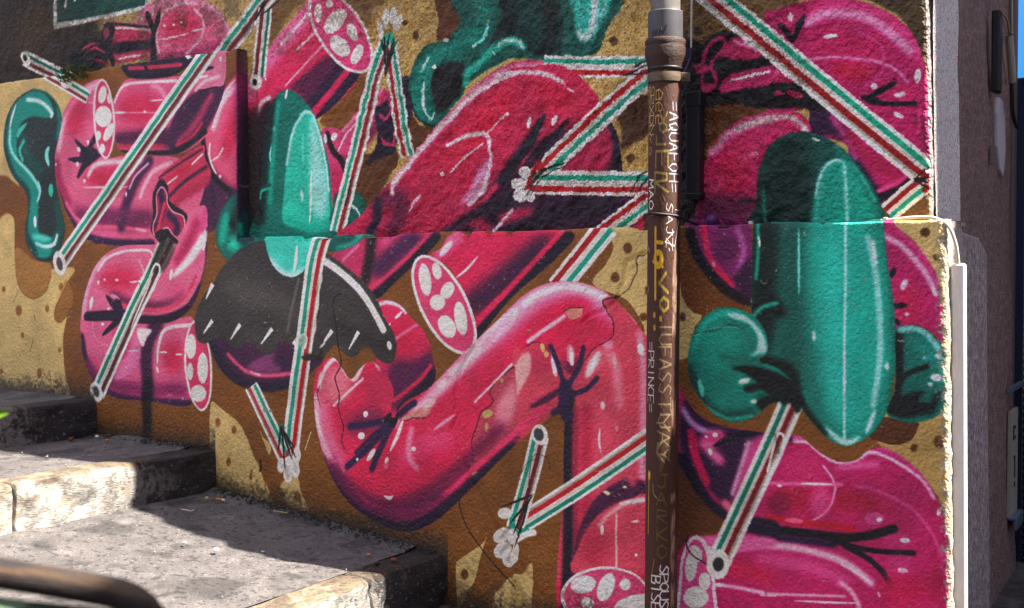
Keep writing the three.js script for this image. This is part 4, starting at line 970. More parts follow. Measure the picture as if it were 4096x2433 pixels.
L#f2dede 15/3.1 2945,1987 3006,2008 3078,2020 3119,2008 3132,1961 3125,1883 3095,1811 3036,1764
L#efc8cc 7/1.7 3200,2082 3119,2020
L#efd0d2 8/1.7 3095,1982 3024,1937 2958,1886
F#efe8dc /1.1 2931,1880 2928,1875 2921,1874 2914,1876 2911,1881 2914,1886 2921,1888 2928,1885
F#efe8dc /1 3208,2079 3207,2074 3203,2072 3199,2074 3197,2080 3199,2085 3203,2087 3207,2085
L#e0809c 11/3.3 3225,1887 3273,1966 3351,2018
L#e890a8 11/2.9 2818,1807 2776,1762
T#2b1c38 36/2.7 3359,2070 3312,1993 3251,1901
T#2b1c38 26/2.7 3459,2048 3373,1970 3285,1908
L#2b1c38 44/6.7 3307,1983 3240,1911 3182,1841
F#efe8dc /1 3306,2040 3301,2026 3295,2021 3290,2028 3290,2043 3295,2057 3301,2062 3306,2055
F#efe8dc /1 3406,2040 3398,2028 3389,2025 3385,2033 3388,2047 3396,2059 3405,2062 3409,2054
F#efe8dc /1 3477,2133 3469,2133 3458,2140 3450,2150 3452,2158 3460,2158 3471,2151 3478,2141
L#f0d0d4 7/1.8 2815,1807 2789,1782 2763,1747
L#c8285a 51/13.9 2933,1737 3042,1714 3124,1663
L#3a1f42 31/8.3 2914,1657 3066,1733 3125,1761
L#cf2a5c 38/10.1 3182,1710 3296,1726
L#33203c 57/13.3 3228,1660 3406,1723 3616,1744
L#f0d0d4 13/2.7 3223,1738 3148,1667
L#352040 40/7.3 2620,1788 2613,1726 2580,1674
]
F#0a665a /1.4 3007,2527 3001,2444 2983,2394 2934,2370 2860,2363 2816,2330 2784,2272 2771,2207 2790,2129 2822,2081 2878,2056 2921,2079 2958,2116 3006,2161 3042,2208 3125,2244 3225,2275 3351,2255 3512,2252 3564,2265 3600,2339 3612,2446
[ 3007,2527 3001,2444 2983,2394 2934,2370 2860,2363 2816,2330 2784,2272 2771,2207 2790,2129 2822,2081 2878,2056 2921,2079 2958,2116 3006,2161 3042,2208 3125,2244 3225,2275 3351,2255 3512,2252 3564,2265 3600,2339 3612,2446
L#0f8a7a 68/12.7 3090,2516 3113,2440 3060,2378 2976,2338 2885,2323 2841,2267 2815,2178 2847,2099
F#1c2424 /2.8 2878,2243 2909,2275 2970,2289 3016,2269 3009,2201 2970,2145 2903,2105 2890,2151 2872,2203
F#0d2f2c /4.7 3183,2503 3378,2477 3411,2384 3400,2278 3312,2280 3273,2315 3228,2344 3171,2346 3125,2317 3154,2381 3183,2431
L#153f3a 16/3.9 3378,2468 3421,2383 3416,2267
F#06504a /16.6 3240,2496 3329,2484 3362,2386 3329,2309 3262,2359
L#22a892 30/4.8 3024,2209 3042,2247 3096,2276 3154,2319 3223,2340 3268,2316
L#d8efe6 10/2.4 3165,2327 3211,2341 3256,2327 3268,2306
F#3ab8a4 /5.1 3464,2466 3475,2391 3488,2336 3517,2307 3548,2310 3579,2355 3605,2402 3610,2447
L#d4e8e0 22/5.8 3548,2455 3553,2381 3538,2328 3512,2312 3493,2335
T#f0f0e8 8/1.6 3537,2447 3543,2391 3532,2347
L#a0d8cc 10/2.5 3594,2421 3579,2373
L#8fd8c8 12/2 3125,2416 3110,2367 3060,2334
L#0f9a84 23/3.5 2860,2320 2822,2268
T#cfe8de 10/1.4 2861,2322 2822,2263
T#d8ece2 14/1.4 2838,2231 2833,2156 2850,2099
L#cfe8de 8/1.8 2853,2099 2872,2087 2884,2107
F#efe8dc /1.1 2898,2279 2897,2273 2891,2269 2883,2270 2877,2275 2878,2281 2884,2285 2893,2284
F#efe8dc /1 3152,2303 3154,2296 3152,2293 3148,2295 3144,2301 3142,2308 3144,2312 3148,2310
F#efe8dc /1 3073,2335 3071,2332 3066,2331 3061,2333 3059,2336 3061,2339 3066,2339 3071,2338
L#06332e 17/3.6 2771,2182 2809,2087 2878,2057
]
F#efe8dc /1 2952,2372 2950,2367 2942,2364 2933,2366 2928,2371 2930,2376 2939,2379 2947,2377
B#efe8dc 72/0.6 3353,2236 3550,2211 3762,2193
B#6b645c50 14/4.1 3353,2235 3550,2211 3762,2192
B#4a443e99 9/3 3352,2204 3550,2181 3763,2163
B#0f9a7d 15/0.5 3354,2254 3551,2229 3762,2210
B#c3141f 16/0.7 3352,2216 3550,2193 3762,2174
B#efe8dc 9/1 3352,2204 3550,2180 3763,2162
B#efe8dc 9/1 3354,2268 3551,2243 3762,2223
F#cf2a58 /1.3 3213,2240 3337,2237 3407,2235 3498,2184 3571,2104 3498,2119 3391,2194 3281,2219
L#f0d0d0 12/3 3156,2221 3298,2220 3380,2200 3434,2169
L#d02a56 24/4.6 3456,2188 3530,2117
B#efe8dc 80/0.6 3745,2161 3530,2010 3304,1826
B#6b645c50 16/4.1 3744,2161 3529,2011 3303,1827
B#4a443e99 10/3.1 3725,2183 3508,2032 3280,1848
B#0f9a7d 17/0.5 3755,2149 3541,1999 3316,1815
B#c3141f 18/0.7 3734,2174 3518,2023 3290,1838
B#efe8dc 11/1 3723,2186 3506,2035 3277,1850
B#efe8dc 10/1 3767,2136 3554,1986 3330,1802
B#efe8dc 83/0.7 3276,1837 3446,1825 3758,1808
B#6b645c50 17/4.6 3276,1835 3446,1823 3758,1807
B#4a443e99 10/3.5 3274,1802 3445,1790 3758,1775
B#0f9a7d 17/0.5 3276,1855 3446,1843 3758,1826
B#c3141f 19/0.7 3275,1815 3445,1803 3758,1788
B#efe8dc 11/1 3274,1801 3445,1789 3758,1774
B#efe8dc 11/1 3277,1873 3446,1860 3759,1842
L#b5121c 18/1.7 3337,1901 3298,1845 3309,1812 3353,1805
F#d6d0c8 /1 3304,1868 3297,1853 3278,1847 3260,1855 3253,1871 3260,1886 3278,1891 3297,1884
F#d6d0c8 /1 3282,1829 3273,1815 3250,1810 3228,1817 3219,1832 3228,1847 3250,1852 3273,1845
F#d6d0c8 /1 3290,1787 3281,1772 3259,1766 3236,1773 3227,1790 3236,1806 3259,1812 3281,1804
F#d6d0c8 /1 3320,1782 3314,1771 3298,1766 3282,1772 3276,1784 3282,1796 3298,1801 3314,1795
T#241c22 6/1 3281,1784 3337,1858 3408,1892
T#241c22 6/1 3292,1774 3348,1848 3456,1890
T#241c22 6/1 3276,1803 3337,1863 3381,1879
T#241c22 6/1 3292,1851 3364,1880 3446,1895
T#241c22 7/1.3 3653,2170 3703,2183 3752,2200
T#241c22 6/1.3 3648,2175 3713,2173 3752,2174
T#241c22 7/1.3 3693,2193 3733,2207 3752,2214
T#241c22 7/1.3 3684,1773 3719,1830 3753,1851
T#241c22 7/1.3 3704,1759 3734,1807 3758,1829
B#efe8dc 72/0.6 3759,1761 3654,1692 3572,1639
B#6b645c50 14/3.8 3759,1761 3654,1692 3572,1639
B#4a443e99 9/2.9 3741,1782 3637,1714 3555,1661
B#0f9a7d 15/0.5 3768,1749 3664,1680 3583,1627
B#c3141f 16/0.6 3749,1773 3644,1705 3562,1652
B#efe8dc 9/1 3739,1785 3634,1716 3552,1663
B#efe8dc 9/1 3778,1738 3674,1668 3592,1615
F#c0226a /0.8 4147,2300 4181,2321 4220,2333 4275,2339 4333,2341 4426,2324 4485,2299 4544,2260 4586,2211 4613,2153 4632,2077 4641,1983 4648,1834 4624,1780 4567,1743 4490,1714 4409,1839 4393,1901 4285,1940 4281,2011 4148,2026
[ 4147,2300 4181,2321 4220,2333 4275,2339 4333,2341 4426,2324 4485,2299 4544,2260 4586,2211 4613,2153 4632,2077 4641,1983 4648,1834 4624,1780 4567,1743 4490,1714 4409,1839 4393,1901 4285,1940 4281,2011 4148,2026
F#d02468 /23 4525,2164 4488,2132 4402,2131 4317,2164 4284,2211 4324,2244 4411,2243 4494,2210
F#c4144e /8.6 4474,2098 4454,2086 4411,2090 4370,2109 4355,2130 4376,2142 4419,2137 4460,2119
F#45184e /6.8 4281,2019 4339,2006 4392,1949 4441,1845 4498,1746 4450,1780 4376,1914 4281,1941
L#c04a84 20/6.9 4356,1981 4393,1921 4425,1858
L#d8407c 22/6.7 4291,2299 4345,2316 4446,2304 4525,2258 4587,2191 4621,2109
L#dc88ac 28/6.8 4283,2271 4325,2293 4386,2290 4446,2275 4506,2236 4552,2191 4583,2156
L#dc86aa 9/2.5 4280,2163 4358,2162 4447,2147 4506,2129 4549,2101 4576,2067
L#cc4c8a 6/1.9 4427,2238 4498,2185 4509,2136 4495,2090 4448,2068
F#e03070 /11.2 4599,2033 4589,2017 4565,2012 4541,2021 4530,2039 4540,2055 4565,2060 4589,2051
L#8a1858 26/7.2 4604,1962 4623,1906 4638,1865
L#e23878 9/2.2 4608,1985 4607,1946 4604,1919
L#d84a80 12/2.2 4490,1754 4548,1780 4571,1798
L#241238 24/2.8 4490,1734 4548,1756 4594,1793
L#b41c58 31/11.2 4409,1920 4489,1834 4548,1795
]
L#140e1a 32/3.5 4130,2053 4221,2039 4335,2021
F#120c18 /2.3 4130,2108 4208,2100 4276,2078 4285,2027 4131,2031
F#b82a60 /0.9 4213,2064 4203,2059 4182,2061 4161,2067 4152,2075 4162,2079 4183,2077 4204,2071
F#b82a60 /0.9 4267,2052 4258,2047 4240,2050 4223,2058 4218,2068 4227,2073 4245,2070 4262,2061
F#c02a64 /1.2 4130,2163 4182,2145 4212,2117 4208,2100 4130,2099
L#e890a8 7/1.7 4130,2141 4191,2131
L#170f24 14/1.4 4448,2036 4507,2011 4595,2003
T#170f24 17/1.4 4444,2028 4507,2053 4547,2073
F#170f24 /2.3 4499,2014 4490,2008 4473,2010 4457,2019 4453,2030 4462,2036 4479,2033 4494,2024
T#1a1226 19/1.5 4192,2284 4216,2254 4237,2218
T#1a1226 21/1.5 4273,2303 4256,2266 4237,2218
F#d8c8c0 /0.9 4237,2299 4236,2289 4231,2285 4224,2289 4220,2299 4221,2309 4226,2313 4232,2309
F#e6dcdc /0.9 4377,2225 4371,2220 4355,2218 4338,2220 4330,2225 4337,2230 4353,2232 4370,2230
F#e6dcdc /0.8 4613,2081 4609,2069 4601,2064 4595,2072 4594,2086 4599,2099 4606,2103 4612,2096
F#e6dcdc /0.8 4490,2066 4489,2060 4482,2056 4474,2057 4469,2062 4470,2069 4477,2073 4485,2072
F#e6dcdc /0.8 4570,2033 4566,2028 4554,2025 4542,2027 4537,2033 4541,2038 4553,2041 4565,2039
F#e6dcdc /0.8 4563,1964 4557,1963 4545,1968 4536,1976 4533,1983 4540,1984 4551,1979 4561,1970
F#140f18 /4.3 3844,2222 3943,2238 3952,2159 3944,2055 3921,1996 3921,1821 3926,1733 3917,1646 3851,1647
F#130e18 /2.9 3924,2222 3984,2274 4043,2272 4079,2240 4156,2206 4168,2037 4035,2052 3939,2053 3910,2163
F#ba2a62 /1.8 4016,2234 4057,2253 4114,2232 4167,2197 4167,2176 4016,2185
L#e88aa6 11/3 4052,2239 4088,2226 4137,2204
L#130e18 21/3 4007,2188 4079,2168 4167,2176
F#c02c6a /2.4 4008,2123 4057,2144 4167,2155 4168,2100 4080,2091 4003,2083
L#efdcdc 9/1.2 4033,2122 4080,2129 4159,2137
F#b8285e /3.6 3966,2166 3958,2153 3939,2150 3919,2157 3910,2171 3919,2184 3938,2188 3958,2180
L#bc2a66 15/2.1 3943,2194 3959,2234 3993,2258 4017,2251 4009,2222 3975,2191 3971,2166 3987,2142 3989,2116 3957,2097 3941,2116 3943,2142
F#1c1028 /2.4 3983,2210 3969,2198 3957,2198 3955,2209 3963,2225 3977,2236 3989,2237 3991,2226
F#1a1028 /2.4 3976,2135 3972,2124 3962,2120 3952,2126 3948,2137 3952,2148 3962,2152 3971,2146
F#c83468 /3.1 3985,2104 3978,2094 3962,2091 3946,2097 3939,2108 3945,2118 3962,2120 3978,2115
F#cc2c68 /1.2 3931,1689 3938,1776 3949,1855 3972,1914 4022,1967 4080,1999 4157,2012 4233,2009 4275,1987 4290,1940 4237,1923 4169,1885 4134,1828 4122,1726
L#e090ac 26/7.2 3972,1897 4027,1952 4089,1979 4168,1991
L#e6c0be 17/3.5 4054,1965 4098,1981 4157,1991 4216,1995 4250,1976 4275,1945
L#e87a9a 12/2.7 3991,1774 4009,1817 4054,1862 4121,1888
F#7a1c54 /11.9 3945,1754 4037,1764 4122,1735 4122,1641 3936,1645
F#d8245c /18.1 4096,1817 4064,1778 4021,1773 3992,1806 3994,1857 4026,1896 4070,1900 4098,1867
F#efe8dc /0.9 4130,1885 4128,1883 4123,1882 4119,1884 4117,1886 4119,1888 4123,1889 4128,1888
L#1c1024 11/1.8 4064,1741 4126,1737
F#86286a /2.4 3894,1688 4077,1683 4109,1606 4103,1439 4038,1460 3969,1516 3918,1587 3894,1644
F#07645a /1.7 4111,1625 4120,1733 4126,1822 4155,1897 4201,1935 4255,1945 4305,1937 4357,1908 4406,1866 4448,1810 4479,1757 4501,1696 4508,1617
[ 4111,1625 4120,1733 4126,1822 4155,1897 4201,1935 4255,1945 4305,1937 4357,1908 4406,1866 4448,1810 4479,1757 4501,1696 4508,1617
F#053f3a /22.7 4111,1625 4126,1816 4165,1890 4268,1933 4288,1746 4269,1622
F#18a48e /6.8 4301,1621 4306,1770 4325,1828 4365,1855 4407,1836 4448,1776 4477,1690 4490,1617
L#b8e4da 9/2.6 4304,1745 4325,1825 4365,1853 4407,1839
L#a0dace 10/2.6 4407,1839 4441,1795 4475,1727
L#9cdcd0 10/2.6 4390,1846 4395,1742 4396,1619
L#0c8876 17/5.9 4367,1890 4441,1788 4489,1678
L#48b8a4 10/3.5 4325,1794 4307,1720 4301,1646
L#10806f 11/3.6 4140,1777 4154,1624
T#efe8dc 9/0.9 4293,1923 4318,1914
]
B#efe8dc 80/0.6 3939,2425 4156,2229 4408,1997 4624,1800
B#6b645c50 16/4.6 3943,2429 4160,2234 4412,2001 4627,1804
B#4a443e99 10/3.5 3922,2407 4139,2212 4393,1980 4610,1782
B#12a080 17/0.4 3955,2441 4171,2246 4422,2013 4637,1816
B#a5161c 18/0.6 3931,2417 4148,2222 4401,1989 4618,1792
B#efe8dc 11/0.8 3913,2399 4131,2204 4386,1971 4603,1774
B#efe8dc 10/0.8 3965,2451 4180,2255 4431,2022 4645,1825
L#d8d0c8a0 33/9.1 3930,2422 3967,2391
B#efe8dc 61/0.6 4643,1787 4587,1750 4514,1689
B#6b645c50 12/3.4 4643,1786 4587,1750 4514,1689
B#4a443e99 7/2.5 4631,1805 4574,1768 4500,1706
B#0f9a7d 13/0.4 4650,1776 4594,1739 4522,1679
B#9a121c 14/0.6 4637,1797 4579,1760 4506,1698
B#efe8dc 8/0.8 4629,1809 4571,1771 4497,1709
B#efe8dc 8/0.8 4656,1765 4602,1729 4530,1669
L#12a080 15/1.7 4639,1826 4648,1795 4643,1732
L#a5161c 19/2.2 4613,1800 4634,1776 4621,1753
L#1c141a 5/0.6 4592,1785 4616,1806 4641,1820
L#1c141a 5/0.6 4592,1785 4620,1788 4650,1791
L#1c141a 5/0.6 4593,1783 4620,1776 4645,1769
L#1c141a 5/0.6 4594,1781 4621,1762 4645,1742
L#1c141a 5/0.6 4590,1786 4624,1782 4650,1781
`;
function paint(art, x0, y0, w, h, res) {     // x0, y0, w, h in metres of the wall
  const cw = Math.round(w * res), ch = Math.round(h * res), cv = document.createElement('canvas'); cv.width = cw; cv.height = ch;
  const k = res / 1000, ctx = cv.getContext('2d'), tmp = document.createElement('canvas');
  const P = (s) => s.trim().split(' ').map((q) => { const [a, b] = q.split(',').map(Number); return [(a - x0 * 1000) * k, ch - (b - y0 * 1000) * k]; });
  const smooth = (c, p, closed) => {
    const n = p.length; c.beginPath(); c.moveTo(p[0][0], p[0][1]);
    for (let i = 0; i < (closed ? n : n - 1); i++) {
      const b = p[i], e = p[(i + 1) % n], a = closed || i > 0 ? p[(i - 1 + n) % n] : b, d = closed || i < n - 2 ? p[(i + 2) % n] : e;
      c.bezierCurveTo(b[0] + (e[0] - a[0]) / 6, b[1] + (e[1] - a[1]) / 6, e[0] - (d[0] - b[0]) / 6, e[1] - (d[1] - b[1]) / 6, e[0], e[1]);
    }
    if (closed) c.closePath();
  };
  const blade = (p, w, prof) => {
    const n = p.length, A = [], B = [], at = (t) => { const g = Math.min(n - 1.0001, t * (n - 1)), i = Math.floor(g), u = g - i, a = p[Math.max(0, i - 1)], b = p[i], c = p[i + 1], d = p[Math.min(n - 1, i + 2)];
      return [0, 1].map((q) => 0.5 * (2 * b[q] + (c[q] - a[q]) * u + (2 * a[q] - 5 * b[q] + 4 * c[q] - d[q]) * u * u + (3 * b[q] - a[q] - 3 * c[q] + d[q]) * u * u * u)); };
    for (let i = 0; i <= 12; i++) { const t = i / 12, c = at(t), e = at(Math.min(1, t + 0.02)), s = at(Math.max(0, t - 0.02)), l = Math.hypot(e[0] - s[0], e[1] - s[1]) || 1, r = (w / 2) * prof(t), nx = -(e[1] - s[1]) / l * r, ny = (e[0] - s[0]) / l * r; A.push([c[0] + nx, c[1] + ny]); B.unshift([c[0] - nx, c[1] - ny]); }
    return A.concat(B);
  };
  const poly = (c, q) => { c.beginPath(); q.forEach((r, i) => i ? c.lineTo(r[0], r[1]) : c.moveTo(r[0], r[1])); c.closePath(); };
  for (const line of art.trim().split('\n')) {
    if (line === ']') { ctx.restore(); continue; }
    if (line[0] === '[') { ctx.save(); smooth(ctx, P(line.slice(2)), true); ctx.clip(); continue; }
    const kind = line[0], sp = line.indexOf(' '), sp2 = line.indexOf(' ', sp + 1), color = line.slice(1, sp), [wd, bl] = line.slice(sp + 1, sp2).split('/').map(Number), p = P(line.slice(sp2 + 1)), lw = wd * k, blur = bl * k;
    const put = (c) => {
      c.fillStyle = c.strokeStyle = color; c.lineJoin = 'round';
      if (kind === 'F') { smooth(c, p, true); c.fill(); } else if (kind === 'Q') { poly(c, p); c.fill(); }
      else if (kind === 'L' || kind === 'B') { c.lineWidth = lw; c.lineCap = kind === 'L' ? 'round' : 'butt'; smooth(c, p, false); c.stroke(); }
      else { poly(c, blade(p, lw, kind === 'T' ? (t) => Math.pow(Math.sin(Math.PI * Math.min(0.97, Math.max(0.03, t))), 0.6) : (t) => 1 - 0.8 * t)); c.fill(); }
    };
    if (blur < 0.5) { put(ctx); continue; }
    const m = blur * 3 + lw + 4; let a = 1e9, b = 1e9, c = -1e9, d = -1e9;
    for (const [x, y] of p) { a = Math.min(a, x); b = Math.min(b, y); c = Math.max(c, x); d = Math.max(d, y); }
    const ex = (kind === 'F' ? 0.15 * Math.max(c - a, d - b) : 0) + m; a = Math.max(-m, Math.floor(a - ex)); b = Math.max(-m, Math.floor(b - ex)); c = Math.min(cw + m, Math.ceil(c + ex)); d = Math.min(ch + m, Math.ceil(d + ex));
    if (c <= a || d <= b) continue;
    const sc = blur > 5 ? 3.5 / blur : 1;
    tmp.width = Math.ceil((c - a) * sc); tmp.height = Math.ceil((d - b) * sc);
    const t = tmp.getContext('2d'); t.setTransform(sc, 0, 0, sc, -a * sc, -b * sc); t.filter = 'blur(' + (blur * sc).toFixed(2) + 'px)'; put(t); t.filter = 'none';
    ctx.drawImage(tmp, a, b, tmp.width / sc, tmp.height / sc);
  }
  return cv;
}
// spray paint on render: ragged edges, paint missing in the pits, chips, scuffs and grime. rough(x, y) 0..1 says how coarse the render is there
function weather(cv, x0, y0, res, rough, extra) {
  const w = cv.width, h = cv.height, ctx = cv.getContext('2d'), im = ctx.getImageData(0, 0, w, h), s = im.data, out = new Uint8ClampedArray(s.length), N = 512;
  const mk = (cell, sd) => { const a = new Float32Array(N * N); for (let j = 0; j < N; j++) for (let i = 0; i < N; i++) a[j * N + i] = fbm(i / cell, j / cell, sd, 3, N / cell); return a; };
  const curve = Float32Array.from({ length: 256 }, (_, v) => { const t = v / 255; return 255 * (t + 1.0 * t * (1 - t) * (2 * t - 0.84)); });   // contrast curve on all mural colours: deeper darks, cleaner whites
  const n1 = mk(4, 11), n2 = mk(4, 23), n3 = mk(32, 31), n4 = mk(2, 41), n5 = mk(64, 53);
  for (let j = 0; j < h; j++) for (let i = 0; i < w; i++) {
    const q = (j % N) * N + (i % N), q2 = ((j * 3 + 91) % N) * N + ((i * 3 + 17) % N), x = x0 + i / res, y = y0 + (h - j) / res, r = rough(x, y), am = 0.9 + 1.3 * r;
    const si = Math.min(w - 1, Math.max(0, Math.round(i + (n1[q] - 0.5) * am * 2))), sj = Math.min(h - 1, Math.max(0, Math.round(j + (n2[q] - 0.5) * am * 2))), o = (j * w + i) * 4, k = (sj * w + si) * 4;
    let m = 1 + (n4[q] - 0.5) * (0.22 + 0.5 * r) + (n3[q] - 0.5) * 0.22 + (n5[q] - 0.5) * 0.2;
    const pit = sstep(0.62 - 0.08 * r, 0.74 - 0.04 * r, n1[q2 % (N * N)] * 0.6 + n4[q] * 0.4) * (0.12 + 0.5 * r);
    const lu = 0.3 * s[k] + 0.55 * s[k + 1] + 0.15 * s[k + 2] + 1, lk = 0.45 * curve[Math.min(255, lu | 0)] / lu; let c = [(0.55 * curve[s[k]] + lk * s[k]) * m, (0.55 * curve[s[k + 1]] + lk * s[k + 1]) * m, (0.55 * curve[s[k + 2]] + lk * s[k + 2]) * m]; for (let z = 0; z < 3; z++) c[z] += ([40, 32, 30][z] - c[z]) * pit;
    if (extra) extra(c, x, y, n1[q], n3[q], n5[q], n4[q]);
    out[o] = c[0]; out[o + 1] = c[1]; out[o + 2] = c[2]; out[o + 3] = 255;
  }
  im.data.set(out); ctx.putImageData(im, 0, 0);
  const t = new THREE.CanvasTexture(cv); t.colorSpace = THREE.SRGBColorSpace; return t;
}
const AX = 0, AW = 4.95, RES = 413;
const cornerX = (y) => -0.6 - 0.026 * (y - 0.0);                        // the right end of the wall leans a little; y from the eye
const roughUpper = (x, y) => sstep(-2.95, -2.55, x) * (1 - sstep(-1.04, -1.0, x)) * 0.85 + sstep(-3.4, -3.5, x) * 0.35 + 0.1 + 0.1 * sstep(-1.04, -1.0, x);
const stepLine = (x) => x < -4.27 ? -0.55 : x < -3.5 ? -0.718 : x < -2.31 ? -0.885 - 0.098 * (x + 3.5) : -1.19;
const lowerTex = weather(paint(ART_LOWER, 0, 0, AW, 2.5, RES), -5.3, -1.5, RES, () => 0.04, (c, x, y, a, b, e, g) => {
  const cx = cornerX(y);                                                 // bare cream edge where the paint stops short of the corner
  const bare = sstep(-0.036, -0.010, x - cx + (a - 0.5) * 0.06); for (let z = 0; z < 3; z++) c[z] += ([176, 164, 142][z] * (0.8 + 0.4 * g) - c[z]) * bare;
  if (x - cx > 0.03) { const t = sstep(0.03, 0.05, x - cx); for (let z = 0; z < 3; z++) c[z] += ([158, 146, 142][z] * (0.85 + 0.3 * g) - c[z]) * t; }
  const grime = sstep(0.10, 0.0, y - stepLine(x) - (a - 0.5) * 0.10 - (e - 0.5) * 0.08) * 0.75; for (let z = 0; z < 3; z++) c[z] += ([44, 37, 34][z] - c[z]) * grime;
  if (a > 0.80 && e > 0.55) for (let z = 0; z < 3; z++) c[z] += ([196, 176, 140][z] - c[z]) * 0.7;   // small chips down to the old cream coat
  const scuff = sstep(0.3, 0.0, y - stepLine(x)) * sstep(0.6, 0.68, b * 0.6 + a * 0.4) * 0.45; for (let z = 0; z < 3; z++) c[z] += ([62, 48, 36][z] - c[z]) * scuff;
});
const upperTex = weather(paint(ART_UPPER, 0, 1.55, AW, 1.45, RES), -5.3, 0.05, RES, roughUpper, (c, x, y, a, b, e, g) => {
  if (x < -3.3) { const dirt = sstep(0.42, 0.62, b * 0.5 + a * 0.3 + e * 0.2) * 0.5; for (let z = 0; z < 3; z++) c[z] += ([52, 42, 28][z] - c[z]) * dirt; }
  else if (y > 0.9) { const dirt = sstep(0.45, 0.6, e * 0.5 + a * 0.5) * 0.4; for (let z = 0; z < 3; z++) c[z] += ([70, 52, 30][z] - c[z]) * dirt; }
  if (x > -0.67) { c[0] = 168 * (0.8 + 0.4 * g); c[1] = 156 * (0.8 + 0.4 * g); c[2] = 150 * (0.8 + 0.4 * g); }
});
const grain = tex(512, 512, (i, j) => { const a = fbm(i / 8, j / 8, 3, 4, 64), b = vn(i / 3, j / 3, 9, 0); const v = 255 * Math.min(1, Math.max(0, a * 0.75 + b * 0.25)); return [v, v, v]; }, false);
const bumpFine = rep(grain, AW / 0.55, 2.5 / 0.55), bumpRough = rep(grain, AW / 0.8, 1.45 / 0.8);
const lowerMat = new THREE.MeshStandardMaterial({ map: lowerTex, bumpMap: bumpFine, bumpScale: 0.0065, roughness: 0.68 });
const upperMat = new THREE.MeshStandardMaterial({ map: upperTex, bumpMap: bumpRough, bumpScale: 0.013, roughness: 0.75 });

// ---------------------------------------------------------------- the wall: a lower course 6 cm proud of the upper one, with a block rising on the left
const wall = thing('mural_wall', 'rendered wall painted all over with pink sausages, teal faces and striped straws', 'wall');
const cracks = [   // real hairline gaps in the lower render, as polylines (x, y from the eye)
  [[-2.905, 0.0], [-2.93, -0.06], [-2.92, -0.14], [-2.945, -0.21], [-2.90, -0.26], [-2.92, -0.32], [-2.90, -0.4], [-2.88, -0.47], [-2.87, -0.52]],
  [[-2.2, -0.25], [-2.25, -0.32], [-2.28, -0.42], [-2.27, -0.5], [-2.30, -0.56], [-2.26, -0.63], [-2.2, -0.74], [-2.12, -0.86], [-2.02, -0.98], [-1.92, -1.1]],
  [[-1.53, 0.08], [-1.6, 0.05], [-1.605, 0.0], [-1.63, -0.07], [-1.68, -0.11], [-1.74, -0.13], [-1.76, -0.15]],
];
const segD = (x, y, l) => { let m = 9; for (let i = 1; i < l.length; i++) { const [ax, ay] = l[i - 1], dx = l[i][0] - ax, dy = l[i][1] - ay, t = Math.min(1, Math.max(0, ((x - ax) * dx + (y - ay) * dy) / (dx * dx + dy * dy))); m = Math.min(m, Math.hypot(x - ax - dx * t, y - ay - dy * t)); } return m; };
const range = (a, b, d) => { const n = Math.max(1, Math.round((b - a) / d)); return Array.from({ length: n }, (_, i) => a + (b - a) * i / n); };
function heightfield(xs, ys, exists, pos, uvOf, rims) {
  const id = new Map(), P = [], UV = [], I = [], nx = xs.length, key = (i, j) => j * nx + i;
  const vert = (p, uv) => { P.push(p[0], p[1] + EYE, p[2]); UV.push(uv[0], uv[1]); return P.length / 3 - 1; };
  const at = (i, j) => { const k = key(i, j); if (!id.has(k)) id.set(k, vert(pos(xs[i], ys[j]), uvOf(xs[i], ys[j], 0))); return id.get(k); };
  for (let j = 0; j < ys.length - 1; j++) for (let i = 0; i < nx - 1; i++) if (exists(i, j)) { const a = at(i, j), b = at(i + 1, j), c = at(i + 1, j + 1), d = at(i, j + 1); I.push(a, b, c, a, c, d); }
  for (const { cells, n, flip } of rims) {
    let prev = cells.map(([i, j]) => at(i, j));
    for (const [o, z] of [[0.004, -0.003], [0.0065, -0.012], [0.0075, -0.04], [0.0075, -0.085]]) {
      const next = cells.map(([i, j]) => { const p = pos(xs[i], ys[j]); return vert([p[0] + n[0] * o, p[1] + n[1] * o, p[2] + z], uvOf(xs[i], ys[j], -z, n)); });
      for (let q = 0; q < cells.length - 1; q++) flip ? I.push(prev[q], next[q + 1], prev[q + 1], prev[q], next[q], next[q + 1]) : I.push(prev[q], prev[q + 1], next[q + 1], prev[q], next[q + 1], next[q]);
      prev = next;
    }
  }
  const g = new THREE.BufferGeometry(); g.setAttribute('position', new THREE.Float32BufferAttribute(P, 3)); g.setAttribute('uv', new THREE.Float32BufferAttribute(UV, 2)); g.setIndex(I); g.computeVertexNormals(); return g;
}
